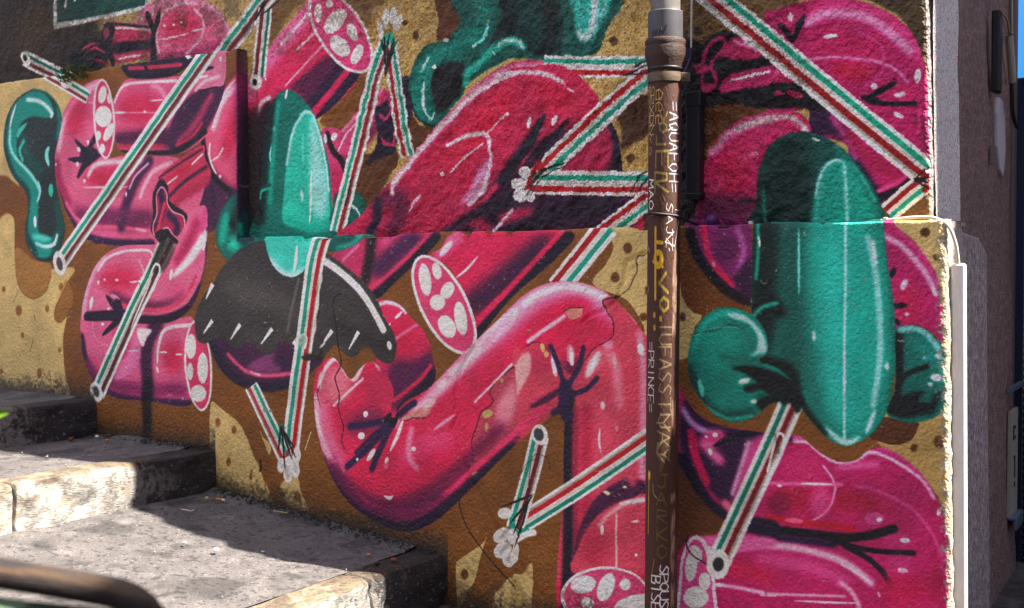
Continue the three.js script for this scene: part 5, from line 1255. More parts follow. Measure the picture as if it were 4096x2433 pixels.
{
  // columns run along the front, round the corner (radius 3 cm) and 45 cm back along the side
  const E0 = -0.6, xs = [...range(-7, -5.2, 0.05), ...range(-5.2, -3.366, 0.0095), ...range(-3.366, -1.0, 0.009), ...range(-1.0, E0 - 0.024, 0.0045), ...range(E0 - 0.024, E0 + 0.05, 0.004), ...range(E0 + 0.05, E0 + 0.24, 0.02), E0 + 0.24];
  const iB = xs.findIndex((x) => Math.abs(x + 3.366) < 1e-6), jT0 = 0, ys = [...range(-1.7, 0.157, 0.0085), 0.157, ...range(0.166, 0.934, 0.0095), 0.934], jT = ys.indexOf(0.157);
  const R = 0.024, q = R * Math.PI / 2;
  const bump = (x, y) => (fbm(x * 1.3, y * 1.3, 61, 3) - 0.5) * 0.02 + (fbm(x * 14, y * 14, 62, 3) - 0.5) * 0.005 + (vn(x * 75, y * 75, 64) - 0.5) * 0.0016;
  const pos = (x, y0) => {
    const edge = y0 === 0.157 || y0 === 0.934 ? 1 : 0, y = y0 + edge * ((fbm(x * 7, 3, 67, 3) - 0.5) * 0.012 - 0.012 * sstep(0.62, 0.8, vn(x * 22, 5, 68)));
    const lean = cornerX(y) - E0, s = x - (E0 - R), k = sstep(-1.6, -0.6, x);
    let n = bump(x, y) * (1 - 0.3 * k); for (const l of cracks) { const d = segD(x, y, l); if (d < 0.02) n -= 0.009 * (1 - sstep(0.003, 0.009, d)) - 0.002 * (1 - sstep(0.0, 0.02, d)); }
    n += sstep(-0.75, -0.62, x) * (fbm(x * 60, y * 40, 66, 2) - 0.5) * 0.008;
    if (s <= 0) return [x + lean * k, y, n];
    if (s < q) { const a = s / R; return [E0 - R + lean + (R + n) * Math.sin(a), y, -R + (R + n) * Math.cos(a)]; }
    return [E0 + lean + n, y, -R - (s - q)];
  };
  const uvOf = (x, y, z, n) => { const k = sstep(-1.6, -0.6, x); return [(x + (cornerX(y) - E0) * k + (n ? n[0] : 0) * z + 5.3) / AW, (y + (n ? n[1] : 0) * z * 0.3 + 1.5) / 2.5]; };
  const nx = xs.length;
  const g = heightfield(xs, ys, (i, j) => j < jT || i < iB, pos, uvOf, [
    { cells: Array.from({ length: nx - iB }, (_, i) => [iB + i, jT]), n: [0, 1] },
    { cells: Array.from({ length: iB + 1 }, (_, i) => [i, ys.length - 1]), n: [0, 1] },
    { cells: Array.from({ length: ys.length - jT }, (_, j) => [iB, jT + j]), n: [1, 0], flip: true },
  ]);
  part('lower_wall', g, lowerMat, wall);
}
{
  const E0 = -0.662, xs = [...range(-7, -5.2, 0.05), ...range(-5.2, -3.5, 0.009), ...range(-3.5, -0.9, 0.0075), ...range(-0.9, E0 - 0.02, 0.006), ...range(E0 - 0.02, E0 + 0.03, 0.004), ...range(E0 + 0.03, E0 + 0.44, 0.02), E0 + 0.44], ys = [...range(0.1, 1.2, 0.0075), ...range(1.2, 1.45, 0.02), 1.45];
  const R = 0.02, q = R * Math.PI / 2, seams = [[[-3.4, 0.62], [-3.0, 0.64], [-2.7, 0.645]], [[-3.1, 0.92], [-2.6, 0.93], [-2.4, 0.935]]];
  const pos = (x, y) => {
    const lean = -0.022 * (y - 0.45), r = roughUpper(x, y), s = x - (E0 - R), k = sstep(-1.6, -0.66, x);
    let n = (fbm(x * 1.5, y * 1.5, 71, 3) - 0.5) * 0.02 + (fbm(x * 26, y * 26, 72, 3) - 0.5) * (0.006 + 0.017 * r) + (vn(x * 85, y * 85, 74) - 0.5) * (0.0015 + 0.005 * r);
    for (const l of seams) n -= 0.005 * (1 - sstep(0.003, 0.008, segD(x, y, l)));
    if (Math.abs(x + 1.02) < 0.006) n -= 0.004;
    if (x < -2.9 && y < 0.9) n *= 0.6;
    if (s <= 0) return [x + lean * k, y, n - 0.06];
    if (s < q) { const a = s / R; return [E0 - R + lean + (R + n) * Math.sin(a), y, -0.06 - R + (R + n) * Math.cos(a)]; }
    return [E0 + lean + n, y, -0.06 - R - (s - q)];
  };
  part('upper_wall', heightfield(xs, ys, () => true, pos, (x, y) => [(x + 5.3) / AW, (y - 0.05) / 1.45], []), upperMat, wall);
}
const plaster = (a, b, sd) => tex(512, 512, (i, j) => { const n = fbm(i / 16, j / 16, sd, 4, 32), m = vn(i / 2.5, j / 5, sd + 7), p = sstep(0.66, 0.8, vn(i / 4, j / 9, sd + 9)) * 0.3; return [0, 1, 2].map((z) => (a[z] + (b[z] - a[z]) * sstep(0.3, 0.7, n)) * (0.86 + 0.28 * m) * (1 - p)); });
const brownRender = plaster([112, 88, 86], [138, 114, 110], 101), greyRender = plaster([140, 128, 130], [176, 164, 166], 131), paleRender = plaster([222, 210, 212], [236, 226, 226], 151);
{
  // masonry core and top of the wall: its uneven top throws the edge of the shadow on the steps
  const m = mat(0xb8a27a, 0.9, { bumpMap: rep(grain, 2), bumpScale: 0.006 });
  part('masonry', merged([box(6.25, 3.2, 1.5, -3.85, -0.15, -0.92)]), m, wall);
  const coping = (x0, x1, y) => box(x1 - x0, y - 1.43, 0.3, (x0 + x1) / 2, (y + 1.43) / 2, -0.24);
  part('wall_top', merged([coping(-0.98, -0.70, 2.2), coping(-1.36, -0.983, 2.08), coping(-7, -1.363, 2.7)]), m, wall);
  // the side of the wall, going back into the alley
  const side = (z0, z1, y0, y1, x, material, name) => { const g = new THREE.PlaneGeometry(z0 - z1, y1 - y0, Math.round((z0 - z1) / 0.03), Math.round((y1 - y0) / 0.03)); g.rotateY(Math.PI / 2); g.translate(x, (y0 + y1) / 2 + EYE, (z0 + z1) / 2);
    const p = g.attributes.position, uv = g.attributes.uv; for (let i = 0; i < p.count; i++) { const Z = p.getZ(i), Y = p.getY(i) - EYE; p.setX(i, x - 0.022 * (Y - 0.45) + (fbm(Z * 6, Y * 6, 81, 3) - 0.5) * 0.012); uv.setXY(i, Z, Y); } g.computeVertexNormals(); return part(name, g, material, wall); };
  side(-0.40, -1.66, -1.6, 2.3, -0.664, mat(0xffffff, 0.9, { map: rep(brownRender, 2.2), bumpMap: rep(grain, 3), bumpScale: 0.01 }), 'brown_render');
  const pale = mat(0xffffff, 0.9, { map: rep(paleRender, 2.6), bumpMap: rep(grain, 3.4), bumpScale: 0.008 });
  side(-0.09, -0.47, 0.10, 2.3, -0.656, pale, 'corner_band');
  const patch = (pts, x, material, name, depth = 0.02) => { const s = new THREE.Shape(pts.map(([z, y]) => new THREE.Vector2(-z, y + EYE))); const g = new THREE.ExtrudeGeometry(s, { depth, bevelEnabled: true, bevelSize: 0.006, bevelThickness: 0.006, bevelSegments: 2 }); g.rotateY(Math.PI / 2); g.translate(x, 0, 0); return part(name, g, material, wall); };
  patch([[-0.2, 0.15], [-0.6, 0.135], [-0.9, 0.10], [-1.2, 0.07], [-1.38, -0.02], [-1.42, -0.3], [-1.44, -0.8], [-1.36, -1.02], [-1.3, -1.6], [-0.2, -1.6]], -0.672, mat(0xffffff, 0.9, { map: rep(brownRender, 1.6), bumpMap: rep(grain, 3), bumpScale: 0.008 }), 'plinth', 0.03);
  patch([[-0.18, 0.14], [-0.66, 0.125], [-0.82, 0.08], [-0.86, -0.4], [-0.95, -1.0], [-1.0, -1.6], [-0.18, -1.6]], -0.64, mat(0xffffff, 0.9, { map: rep(greyRender, 1.8), bumpMap: rep(grain, 3), bumpScale: 0.006 }), 'grey_render', 0.012);
  patch([[-1.285, 0.68], [-1.25, 0.62], [-1.26, 0.5], [-1.32, 0.42], [-1.40, 0.40], [-1.45, 0.5], [-1.43, 0.62], [-1.36, 0.68]], -0.664, mat(0xa8a3ab, 0.85), 'filler_patch', 0.006);
  // shallow cupboard recess low in the side wall, with a broken metal frame
  part('meter_niche', box(0.012, 0.42, 0.2, -0.628, -0.74, -1.55), mat(0x8d8b82, 0.7), wall);
  const steel = mat(0x5d7388, 0.45, { metalness: 0.5 });
  part('metal_bracket', merged([box(0.02, 0.016, 0.36, -0.622, -0.44, -1.58).rotateX(0), box(0.03, 0.012, 0.2, -0.615, -0.955, -1.55, 0.003), box(0.012, 0.05, 0.2, -0.604, -0.975, -1.55, 0.003)]), steel, wall);
  const marks = merged([[0, 0.06], [0.03, 0.06]].map(([dz, y]) => box(0.002, 0.01, 0.05, -0.6195, -0.66 + y - dz * 1.4, -1.54)).concat([box(0.002, 0.06, 0.012, -0.6195, -0.62, -1.515), box(0.002, 0.09, 0.013, -0.6195, -0.76, -1.55), box(0.002, 0.012, 0.03, -0.6195, -0.72, -1.54), box(0.002, 0.02, 0.014, -0.6195, -0.83, -1.55)]));
  part('painted_marks', marks, mat(0x101214), wall);
  part('door_jamb', box(0.06, 3.9, 0.09, -0.680, 0.35, -1.71, 0.008), mat(0x54484a, 0.7), wall);
}
// ---------------------------------------------------------------- alley behind, ground
{
  const shutter = thing('blue_shutter', 'dark blue slatted shutter at the far right edge behind the wall corner', 'shutter');
  const navy = mat(0x11203c, 0.45, { metalness: 0.3 });
  part('frame', merged([box(0.10, 2.9, 0.05, -0.672, -0.62, -1.79), box(0.56, 0.04, 0.05, -0.35, 0.81, -1.79)]), navy, shutter);
  const slat = new RoundedBoxGeometry(0.54, 0.026, 0.03, 2, 0.006);
  for (let i = 0; i < 88; i++) { const s = part('slat', slat, navy, shutter); s.position.set(-0.35, EYE + 0.77 - i * 0.032, -1.79); s.rotation.x = 0.5; }
  const house = thing('alley_house', 'tall neighbouring house across the side alley, off to the right', 'house', undefined, [0, 0, 0]);
  part('wall', merged([new THREE.BoxGeometry(4, 10, 9).translate(3.05, 5, -4.5 - 1.455)]), mat(0xb09a80, 0.9, { bumpMap: rep(grain, 8), bumpScale: 0.01 }), house);
  const opp = thing('opposite_house', 'cream house front across the lane, behind the camera', 'house');
  part('wall', new THREE.BoxGeometry(30, 8, 1).translate(-2, 4, 9.5), mat(0xa8a4a0, 0.9, { bumpMap: rep(grain, 20), bumpScale: 0.01 }), opp);
  part('roof', new THREE.BoxGeometry(30.6, 0.3, 1.6).translate(-2, 8.16, 9.4), mat(0x8a4a34, 0.9), opp);
  const low = thing('added_side_house', 'added low grey house, unseen at right, that dims that end of the wall', 'house');  // invented block out of view, cuts skylight on the wall's right part
  part('wall', new THREE.BoxGeometry(4, 4.2, 8.4).translate(3.7, 2.1, 4.6), mat(0x8a8078, 0.9, { bumpMap: rep(grain, 8), bumpScale: 0.01 }), low);
  part('roof', new THREE.BoxGeometry(4.3, 0.14, 8.7).translate(3.7, 4.27, 4.6), mat(0x7a4434, 0.9), low);
  part('roof', new THREE.BoxGeometry(4.2, 0.2, 9).translate(3.0, 10.1, -6.0), mat(0x8a4a34, 0.9), house);
}
const asphalt = (base, sd, N = 512) => tex(N, N, (i, j) => { const n = fbm(i / 32, j / 32, sd, 4, 16), g = vn(i / 1.6, j / 1.6, sd + 3), l = hash(i >> 1, j >> 1, sd + 5) > 0.985 ? 1.55 : 1, d = sstep(0.72, 0.8, vn(i / 7, j / 7, sd + 6)) * 0.3; const st = sstep(0.56, 0.70, fbm(i / 70, j / 70, sd + 21, 4)) * 0.28, wear = sstep(0.60, 0.72, fbm(i / 45, j / 60, sd + 31, 4)) * 0.12, gum = vn(i / 9, j / 9, sd + 41) > 0.93 ? 0.35 : 0; return base.map((c) => Math.min(255, c * (0.8 + 0.4 * n) * (0.84 + 0.32 * g) * l * (1 - d) * (1 - st) * (1 + wear) * (1 - gum))); });
{
  const g = new THREE.PlaneGeometry(120, 120, 1, 1).rotateX(-Math.PI / 2).translate(0, EYE - 1.195, 0); const uv = g.attributes.uv; for (let i = 0; i < uv.count; i++) uv.setXY(i, uv.getX(i) * 120, uv.getY(i) * 120);
  const m = part('ground', g, mat(0xffffff, 0.9, { map: asphalt([66, 62, 66], 201), bumpMap: rep(grain, 2), bumpScale: 0.004 }), scene); m.userData.kind = 'structure';
}
// ---------------------------------------------------------------- the broad steps
const treadTex = rep(asphalt([82, 78, 77], 211, 1024), 0.5), stoneBump = rep(grain, 3);
const treadMat = mat(0xffffff, 0.88, { map: treadTex, bumpMap: rep(grain, 4), bumpScale: 0.003 });
// edge stone colour in metres of z and y: pale worn limestone, near the wall blackened by old dirt and by the wall's shadow painted in
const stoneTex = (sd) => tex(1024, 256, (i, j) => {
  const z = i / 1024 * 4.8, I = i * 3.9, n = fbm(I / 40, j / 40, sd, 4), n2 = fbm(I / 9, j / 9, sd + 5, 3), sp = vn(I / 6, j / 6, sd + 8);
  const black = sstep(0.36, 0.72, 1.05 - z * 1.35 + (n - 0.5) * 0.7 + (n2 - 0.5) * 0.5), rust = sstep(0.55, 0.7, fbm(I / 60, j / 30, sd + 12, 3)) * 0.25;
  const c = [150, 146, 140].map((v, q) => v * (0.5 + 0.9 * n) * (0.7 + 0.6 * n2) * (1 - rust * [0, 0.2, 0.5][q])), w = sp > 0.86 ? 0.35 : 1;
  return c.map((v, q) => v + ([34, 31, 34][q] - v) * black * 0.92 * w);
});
const yTread0 = (x) => -0.715 - 0.006 * (x + 4.25), yTread1 = (x) => -0.886 - 0.11 * (x + 3.5);
const STEPS = [
  { x: -4.256, y: -0.556, left: -6.6, slope: (x) => -0.553 + 0.0 * x, bottom: -0.80, label: 'highest grey step at the far left with a blackened stone edge' },
  { x: -3.495, y: -0.720, left: -4.256, slope: yTread0, bottom: -0.98, label: 'middle step, half in sun, with a bright white stone edge' },
  { x: -2.318, y: -1.003, left: -3.495, slope: yTread1, bottom: -1.25, label: 'lowest and widest step, ending in a broken stone edge beside the wall' },
];
STEPS.forEach((S, k) => {
  const st = thing('stone_step', S.label, 'step', 'broad steps climbing along the wall');
  const sw = 0.15, zEnd = 4.8;
  // tread: cement surface behind the edge stones
  const nx = Math.round((S.x - sw - S.left) / 0.02), nz = 180, g = new THREE.PlaneGeometry(1, 1, nx, nz), p = g.attributes.position, uv = g.attributes.uv;
  for (let i = 0; i < p.count; i++) {
    const u = p.getX(i) + 0.5, v = p.getY(i) + 0.5, z = -0.02 + Math.pow(1 - v, 1.6) * (zEnd + 0.02), x = S.left - 0.03 + u * (S.x - sw + 0.045 - S.left);
    const y = S.slope(x) + (fbm(x * 2.5, z * 2.5, 90 + k, 3) - 0.5) * 0.016 + (fbm(x * 16, z * 16, 95 + k, 3) - 0.5) * 0.005 + 0.012 * sstep(0.08, 0, z) - 0.004;
    p.setXYZ(i, x, y + EYE, z); uv.setXY(i, x, z);
  }
  g.computeVertexNormals(); part('tread', g, treadMat, st);
  // edge stones
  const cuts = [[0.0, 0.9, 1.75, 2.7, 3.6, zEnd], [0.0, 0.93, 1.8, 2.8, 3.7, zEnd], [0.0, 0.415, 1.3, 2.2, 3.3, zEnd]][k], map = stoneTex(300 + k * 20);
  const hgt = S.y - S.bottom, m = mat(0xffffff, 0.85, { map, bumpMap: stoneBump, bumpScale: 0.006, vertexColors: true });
  for (let c = 0; c < cuts.length - 1; c++) {
    const z0 = cuts[c] + (c ? 0.003 : -0.01), z1 = cuts[c + 1] - 0.003, len = z1 - z0, b = new RoundedBoxGeometry(sw, hgt, len, 2, 0.014); let geo = b;
    { // rough split face
      const bx = new THREE.BoxGeometry(sw, hgt, len, 8, 18, Math.max(8, Math.round(len / 0.012))); const col = [], q = bx.attributes.position, quv = bx.attributes.uv, r = 0.016;
      for (let i = 0; i < q.count; i++) {
        let X = q.getX(i), Y = q.getY(i), Z = q.getZ(i); const cx = Math.max(-sw / 2 + r, Math.min(sw / 2 - r, X)), cy = Math.max(-hgt / 2 + r, Math.min(hgt / 2 - r, Y)), cz = Math.max(-len / 2 + r, Math.min(len / 2 - r, Z)), dx = X - cx, dy = Y - cy, dz = Z - cz, l = Math.hypot(dx, dy, dz) || 1;
        if (l > r) { X = cx + dx / l * r; Y = cy + dy / l * r; Z = cz + dz / l * r; }
        const wz = Z + (z0 + z1) / 2; X += sstep(0, sw / 2, X) * (fbm(wz * 9, Y * 14, 120 + k, 4) - 0.5) * 0.034; Y += sstep(0, hgt / 2, Y) * (fbm(wz * 5, X * 9, 130 + k, 3) - 0.55) * 0.016;
        if (k === 2 && c < 2 && Math.abs(wz - 0.415) < 0.06) X -= sstep(0, sw / 2, X) * sstep(0, hgt / 2, Y) * (1 - Math.abs(wz - 0.415) / 0.06) * 0.03 * fbm(wz * 40, Y * 40, 7, 2);
        q.setXYZ(i, X, Y, Z); quv.setXY(i, wz / 4.8, (Y + X) * 4.0 * 0.8);
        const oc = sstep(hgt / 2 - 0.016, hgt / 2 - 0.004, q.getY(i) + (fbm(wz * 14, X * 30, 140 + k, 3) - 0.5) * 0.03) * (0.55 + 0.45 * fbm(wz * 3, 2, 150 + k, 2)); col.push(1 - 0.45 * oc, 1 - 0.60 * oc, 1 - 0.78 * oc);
      }
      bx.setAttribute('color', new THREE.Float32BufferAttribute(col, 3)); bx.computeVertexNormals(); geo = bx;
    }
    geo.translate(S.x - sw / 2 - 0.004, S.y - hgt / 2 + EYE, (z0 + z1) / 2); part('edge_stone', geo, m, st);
  }
});
// ---------------------------------------------------------------- the drainpipe
{
  const dp = thing('drainpipe', 'rusty brown drainpipe covered in graffiti with a grey plastic upper end', 'drainpipe', undefined, [-1.434, 0, 0.085]);
  dp.rotation.z = -0.0053; 
  const H = 2.6, top = 0.73, cw = 512, ch = 2048, cv = document.createElement('canvas'); cv.width = cw; cv.height = ch; const c = cv.getContext('2d'), k = ch / H;
  const bot = top - H, Yp = (y) => (top - y) * k;
  c.fillStyle = '#42200f'; c.fillRect(0, 0, cw, ch);
  for (let i = 0; i < 2600; i++) { const x = rnd() * cw, y = rnd() * ch, r = 2 + rnd() * 16; c.globalAlpha = 0.06 + rnd() * 0.08; c.fillStyle = ['#1f0e0c', '#4a2416', '#2a1416', '#5c3018'][i & 3]; c.beginPath(); c.ellipse(x, y, r * 0.6, r * (1 + rnd() * 2), 0, 0, 7); c.fill(); }
  c.globalAlpha = 1;
  // a point on the pipe: a = degrees from the side facing straight out (positive to the right), y from the eye
  const A = (a) => (0.5 + a / 360) * cw, R = 0.051, line = (pts, w, col, al = 1) => { c.globalAlpha = al; c.strokeStyle = col; c.lineWidth = w * k; c.lineCap = c.lineJoin = 'round'; c.beginPath(); pts.forEach(([a, y], i) => i ? c.lineTo(A(a), Yp(y)) : c.moveTo(A(a), Yp(y))); c.stroke(); c.globalAlpha = 1; };
  const blob = (a, y, rx, ry, col, al = 1) => { c.globalAlpha = al; c.fillStyle = col; c.beginPath(); c.ellipse(A(a), Yp(y), rx, ry, 0, 0, 7); c.fill(); c.globalAlpha = 1; };
  // worn pale strip down the right side of the pipe
  for (let i = 0; i < 700; i++) { const y = 0.1 - rnd() * 1.4, n = fbm(y * 9, 3, 5, 3); if (n > 0.42) blob(68 + (rnd() - 0.5) * 18, y, 2 + rnd() * 5, 6 + rnd() * 14, ['#9a7a6a', '#b09a8a', '#7a5240'][i % 3], 0.35); }
  // letters as pen strokes in a 1 x 1 box, y up
  const GL = { V: '02.50.22', O: '.50.02.0.6.5 1.9.6.9.2.5 0' };
  const S = { A: [[0, 0, .5, 1, 1, 0], [.2, .4, .8, .4]], B: [[0, 0, 0, 1, .8, .9, .7, .55, 0, .5, .9, .4, .8, 0, 0, 0]], C: [[1, .9, .4, 1, 0, .5, .4, 0, 1, .1]], D: [[0, 0, 0, 1, .8, .8, 1, .4, .7, 0, 0, 0]], E: [[1, 1, 0, 1, 0, 0, 1, 0], [0, .5, .8, .5]], F: [[1, 1, 0, 1, 0, 0], [0, .5, .8, .5]], H: [[0, 0, 0, 1], [1, 0, 1, 1], [0, .5, 1, .5]], I: [[.5, 0, .5, 1]], J: [[.3, 1, 1, 1], [.7, 1, .7, .2, .3, 0, 0, .2]], K: [[0, 0, 0, 1], [1, 1, 0, .45, 1, 0]], L: [[0, 1, 0, 0, 1, 0]], M: [[0, 0, .1, 1, .5, .4, .9, 1, 1, 0]], N: [[0, 0, 0, 1, 1, 0, 1, 1]], O: [[.5, 1, .05, .7, .05, .3, .5, 0, .95, .3, .95, .7, .5, 1]], P: [[0, 0, 0, 1, .9, .9, .9, .6, 0, .45]], Q: [[.5, 1, 0, .6, .3, 0, .9, .2, .9, .8, .5, 1], [.6, .3, 1, -.1]], R: [[0, 0, 0, 1, .9, .9, .9, .6, 0, .5, 1, 0]], S: [[1, .9, .4, 1, .1, .75, .5, .5, .9, .3, .6, 0, 0, .1]], T: [[0, 1, 1, 1], [.5, 1, .5, 0]], U: [[0, 1, 0, .2, .5, 0, 1, .2, 1, 1]], V: [[0, 1, .5, 0, 1, 1]], X: [[0, 0, 1, 1], [0, 1, 1, 0]], Y: [[0, 1, .5, .5, 1, 1], [.5, .5, .5, 0]], Z: [[0, 1, 1, 1, 0, 0, 1, 0]], e: [[.1, .5, .9, .55, .8, .95, .4, 1, .05, .6, .2, .1, .9, .1]], '=': [[0, .3, 1, .35], [0, .65, 1, .7]], ':': [[.4, .75, .5, .8], [.4, .25, .5, .3]], '"': [[.2, 1, .3, .5], [.7, 1, .8, .5]] };
  // write: centre angle a, top y, letter width across the pipe (degrees) and height down the pipe (m); turned = letters lie on their side, read downwards
  const write = (s, a, y, wa, h, gap, lw, col, turned, al = 1) => { for (const g of s) { const j = (rnd() - 0.5) * 0.2; for (const st of S[g] ?? []) { const pts = []; for (let i = 0; i < st.length; i += 2) { const u = st[i], v = st[i + 1]; pts.push(turned ? [a + (v - 0.5 + j * 0.3) * wa, y - u * h] : [a + (u - 0.5 + j) * wa, y - (1 - v) * h]); } line(pts, lw, col, al); } y -= h + gap; } };
  const Y3 = (y) => (1110 - y * 0.54642) * 3.48 / 4450, Y7 = (y) => (1110 - 811 - y * 0.54642) * 3.48 / 4450, Y11 = (y) => (1110 - 1622 - y * 0.54642) * 3.48 / 4450, ang = (x, c0) => Math.asin(Math.max(-0.98, Math.min(0.98, (x - c0) / 121))) * 57.3 ;
  const TILT = 24;   // the pipe is seen from its right: its middle in the photograph is turned towards the camera
  const a3 = (x) => ang(x, 1119) + TILT, a7 = (x) => ang(x, 1117) + TILT, a11 = (x) => ang(x, 1092) + TILT;
  write('eee', a3(1072), Y3(670), 26, 0.034, 0.005, 0.0028, '#e2b85e', true); write('SRXDN', a3(1022), Y3(640), 26, 0.028, 0.003, 0.0026, '#d8ae58', true); write('RVOBN', a3(1006), Y3(650), 18, 0.024, 0.006, 0.0022, '#cfa654', true); line([[a3(1080), Y3(680)], [a3(1104), Y3(700)], [a3(1090), Y3(750)], [a3(1050), Y3(745)]], 0.0026, '#e2b85e');
  write('YO', a3(1014), Y3(1000), 18, 0.024, 0.012, 0.0024, '#d8ae58', true); write('MAO:', a3(1022), Y3(1320), 26, 0.027, 0.006, 0.0045, '#e6ddd2', true);
  write('V', a3(1112), Y3(840), 26, 0.026, 0, 0.008, '#7a6a2c', false); write('O', a3(1106), Y3(915), 28, 0.030, 0, 0.0075, '#7a6a2c', false); write('L', a3(1098), Y3(1010), 34, 0.026, 0, 0.007, '#7a6a2c', false); write('E', a3(1100), Y3(1120), 44, 0.05, 0, 0.008, '#857430', true); write('R', a3(1102), Y3(1270), 48, 0.062, 0, 0.0085, '#857430', false); write('"', a3(1110), Y3(1450), 26, 0.02, 0, 0.006, '#6a5a28', false);
  write('=AQUAFOH=', a3(1190), Y3(770), 40, 0.0235, 0.0078, 0.0046, '#a9b4c6', true);
  write('SAJZ', a7(1158), Y7(10), 24, 0.028, 0.008, 0.0032, '#e2dcdc', true); line([[a7(1222), Y7(140)], [a7(1196), Y7(320)], [a7(1125), Y7(290)], [a7(1190), Y7(215)]], 0.003, '#e2dcdc'); line([[a7(1222), Y7(62)], [a7(1200), Y7(56)]], 0.003, '#e2dcdc'); write('"', a7(1170), Y7(335), 26, 0.016, 0, 0.003, '#e2dcdc', false);
  line([[a7(1055), Y7(190)], [a7(1058), Y7(700)]], 0.014, '#c99a12'); line([[a7(1060), Y7(290)], [a7(1105), Y7(296)]], 0.012, '#c99a12'); blob(a7(1078), Y7(415), 26, 24, '#c99a12'); blob(a7(1076), Y7(410), 8, 8, '#4a2018');
  line([[a7(1040), Y7(430)], [a7(1110), Y7(470)]], 0.01, '#c99a12'); line([[a7(1135), Y7(515)], [a7(1085), Y7(590)], [a7(1150), Y7(655)]], 0.012, '#8f7a1e'); write('O', a7(1122), Y7(690), 32, 0.044, 0, 0.011, '#8f7a1e', false); for (const [x, y] of [[1052, 820], [1097, 845], [1054, 912]]) blob(a7(x), Y7(y), 7, 8, '#b38a18');
  write('IUFASS', a7(1135), Y7(870), 44, 0.031, 0.0075, 0.0062, '#77694a', true); write('TUAY', a7(1130), Y7(1420), 44, 0.04, 0.012, 0.0062, '#77694a', true);
  write('=PRINCE=', a7(1028), Y7(1020), 30, 0.024, 0.0035, 0.0032, '#e4dcd6', true); line([[a7(1002), Y7(320)], [a7(1012), Y7(360)]], 0.003, '#d8d0c8'); line([[a7(1000), Y7(560)], [a7(1008), Y7(640)], [a7(1002), Y7(660)]], 0.002, '#d8d0c8');
  write('YC', a11(1100), Y11(60), 46, 0.05, 0.03, 0.006, '#7f7048', true); line([[a11(1085), Y11(270)], [a11(1050), Y11(330)], [a11(1110), Y11(405)]], 0.006, '#7f7048');
  line([[a11(997), Y11(500)], [a11(994), Y11(940)]], 0.0055, '#c9960e'); blob(a11(998), Y11(510), 9, 12, '#d0a012'); line([[a11(1026), Y11(570)], [a11(1030), Y11(640)], [a11(1058), Y11(670)]], 0.0022, '#c8b088');
  write('JARKO', a11(1096), Y11(495), 36, 0.042, 0.013, 0.0048, '#625820', false, 0.85);
  write('SPOUS', a11(1115), Y11(1160), 32, 0.026, 0.001, 0.0056, '#d8d2d4', true); write('BISE', a11(1052), Y11(1240), 34, 0.026, 0.002, 0.0052, '#d8d2d4', true); line([[a11(1040), Y11(1120)], [a11(1016), Y11(1290)]], 0.002, '#c8b088');
  for (let i = 0; i < 3200; i++) { const x = rnd() * cw, y = rnd() * ch; c.globalAlpha = 0.25 + rnd() * 0.4; c.fillStyle = ['#351610', '#2a1210', '#40200f'][i % 3]; c.beginPath(); c.ellipse(x, y, 0.5 + rnd() * 1.6, 0.6 + rnd() * 3, 0, 0, 7); c.fill(); }
  c.globalAlpha = 1;
  const map = new THREE.CanvasTexture(cv); map.colorSpace = THREE.SRGBColorSpace; map.wrapS = THREE.RepeatWrapping;
  // cylinder whose u runs from the back round the left side: u = 0.5 faces straight out of the wall
  const cyl = (r0, y0, r1, y1, n = 1) => { const g = new THREE.CylinderGeometry(r1, r0, y1 - y0, 48, n, true, Math.PI, Math.PI * 2).translate(0, (y0 + y1) / 2 + EYE, 0); return g; };
  const pipe = cyl(R, bot, R, top - 0.06, 8); { const uv = pipe.attributes.uv, p = pipe.attributes.position; for (let i = 0; i < uv.count; i++) uv.setY(i, (p.getY(i) - EYE - bot) / H); }
  const iron = mat(0xffffff, 0.7, { map, bumpMap: rep(grain, 1, 4), bumpScale: 0.0015 });
  part('iron_pipe', pipe, iron, dp);
  const rust = mat(0xffffff, 0.65, { map: tex(256, 256, (i, j) => { const n = fbm(i / 16, j / 16, 401, 4, 16); return [38 + 28 * n, 17 + 15 * n, 9 + 9 * n]; }), bumpMap: rep(grain, 1), bumpScale: 0.002 });
  const lathe = (pts) => new THREE.LatheGeometry(pts.map(([r, y]) => new THREE.Vector2(r, y + EYE)), 48);
  part('socket', lathe([[0.05, 0.640], [0.0535, 0.650], [0.056, 0.662], [0.061, 0.678], [0.064, 0.690], [0.064, 0.712], [0.062, 0.716], [0.062, 0.722], [0.064, 0.726], [0.0635, 0.736], [0.060, 0.740], [0.053, 0.740]]), rust, dp);
  const pvc = mat(0xffffff, 0.5, { map: tex(256, 512, (i, j) => { const n = fbm(i / 20, j / 40, 421, 4), d = sstep(0.5, 0.7, fbm(i / 10, j / 90, 431, 3)) * 0.35; return [74, 74, 79].map((v, q) => v * (0.9 + 0.2 * n) * (1 - d * [0.2, 0.35, 0.5][q])); }) });
  const sleeve = part('pipe_sleeve', lathe([[0.048, 0.73], [0.0545, 0.73], [0.0545, 0.822], [0.053, 0.826], [0.0475, 0.826]]), pvc, dp);
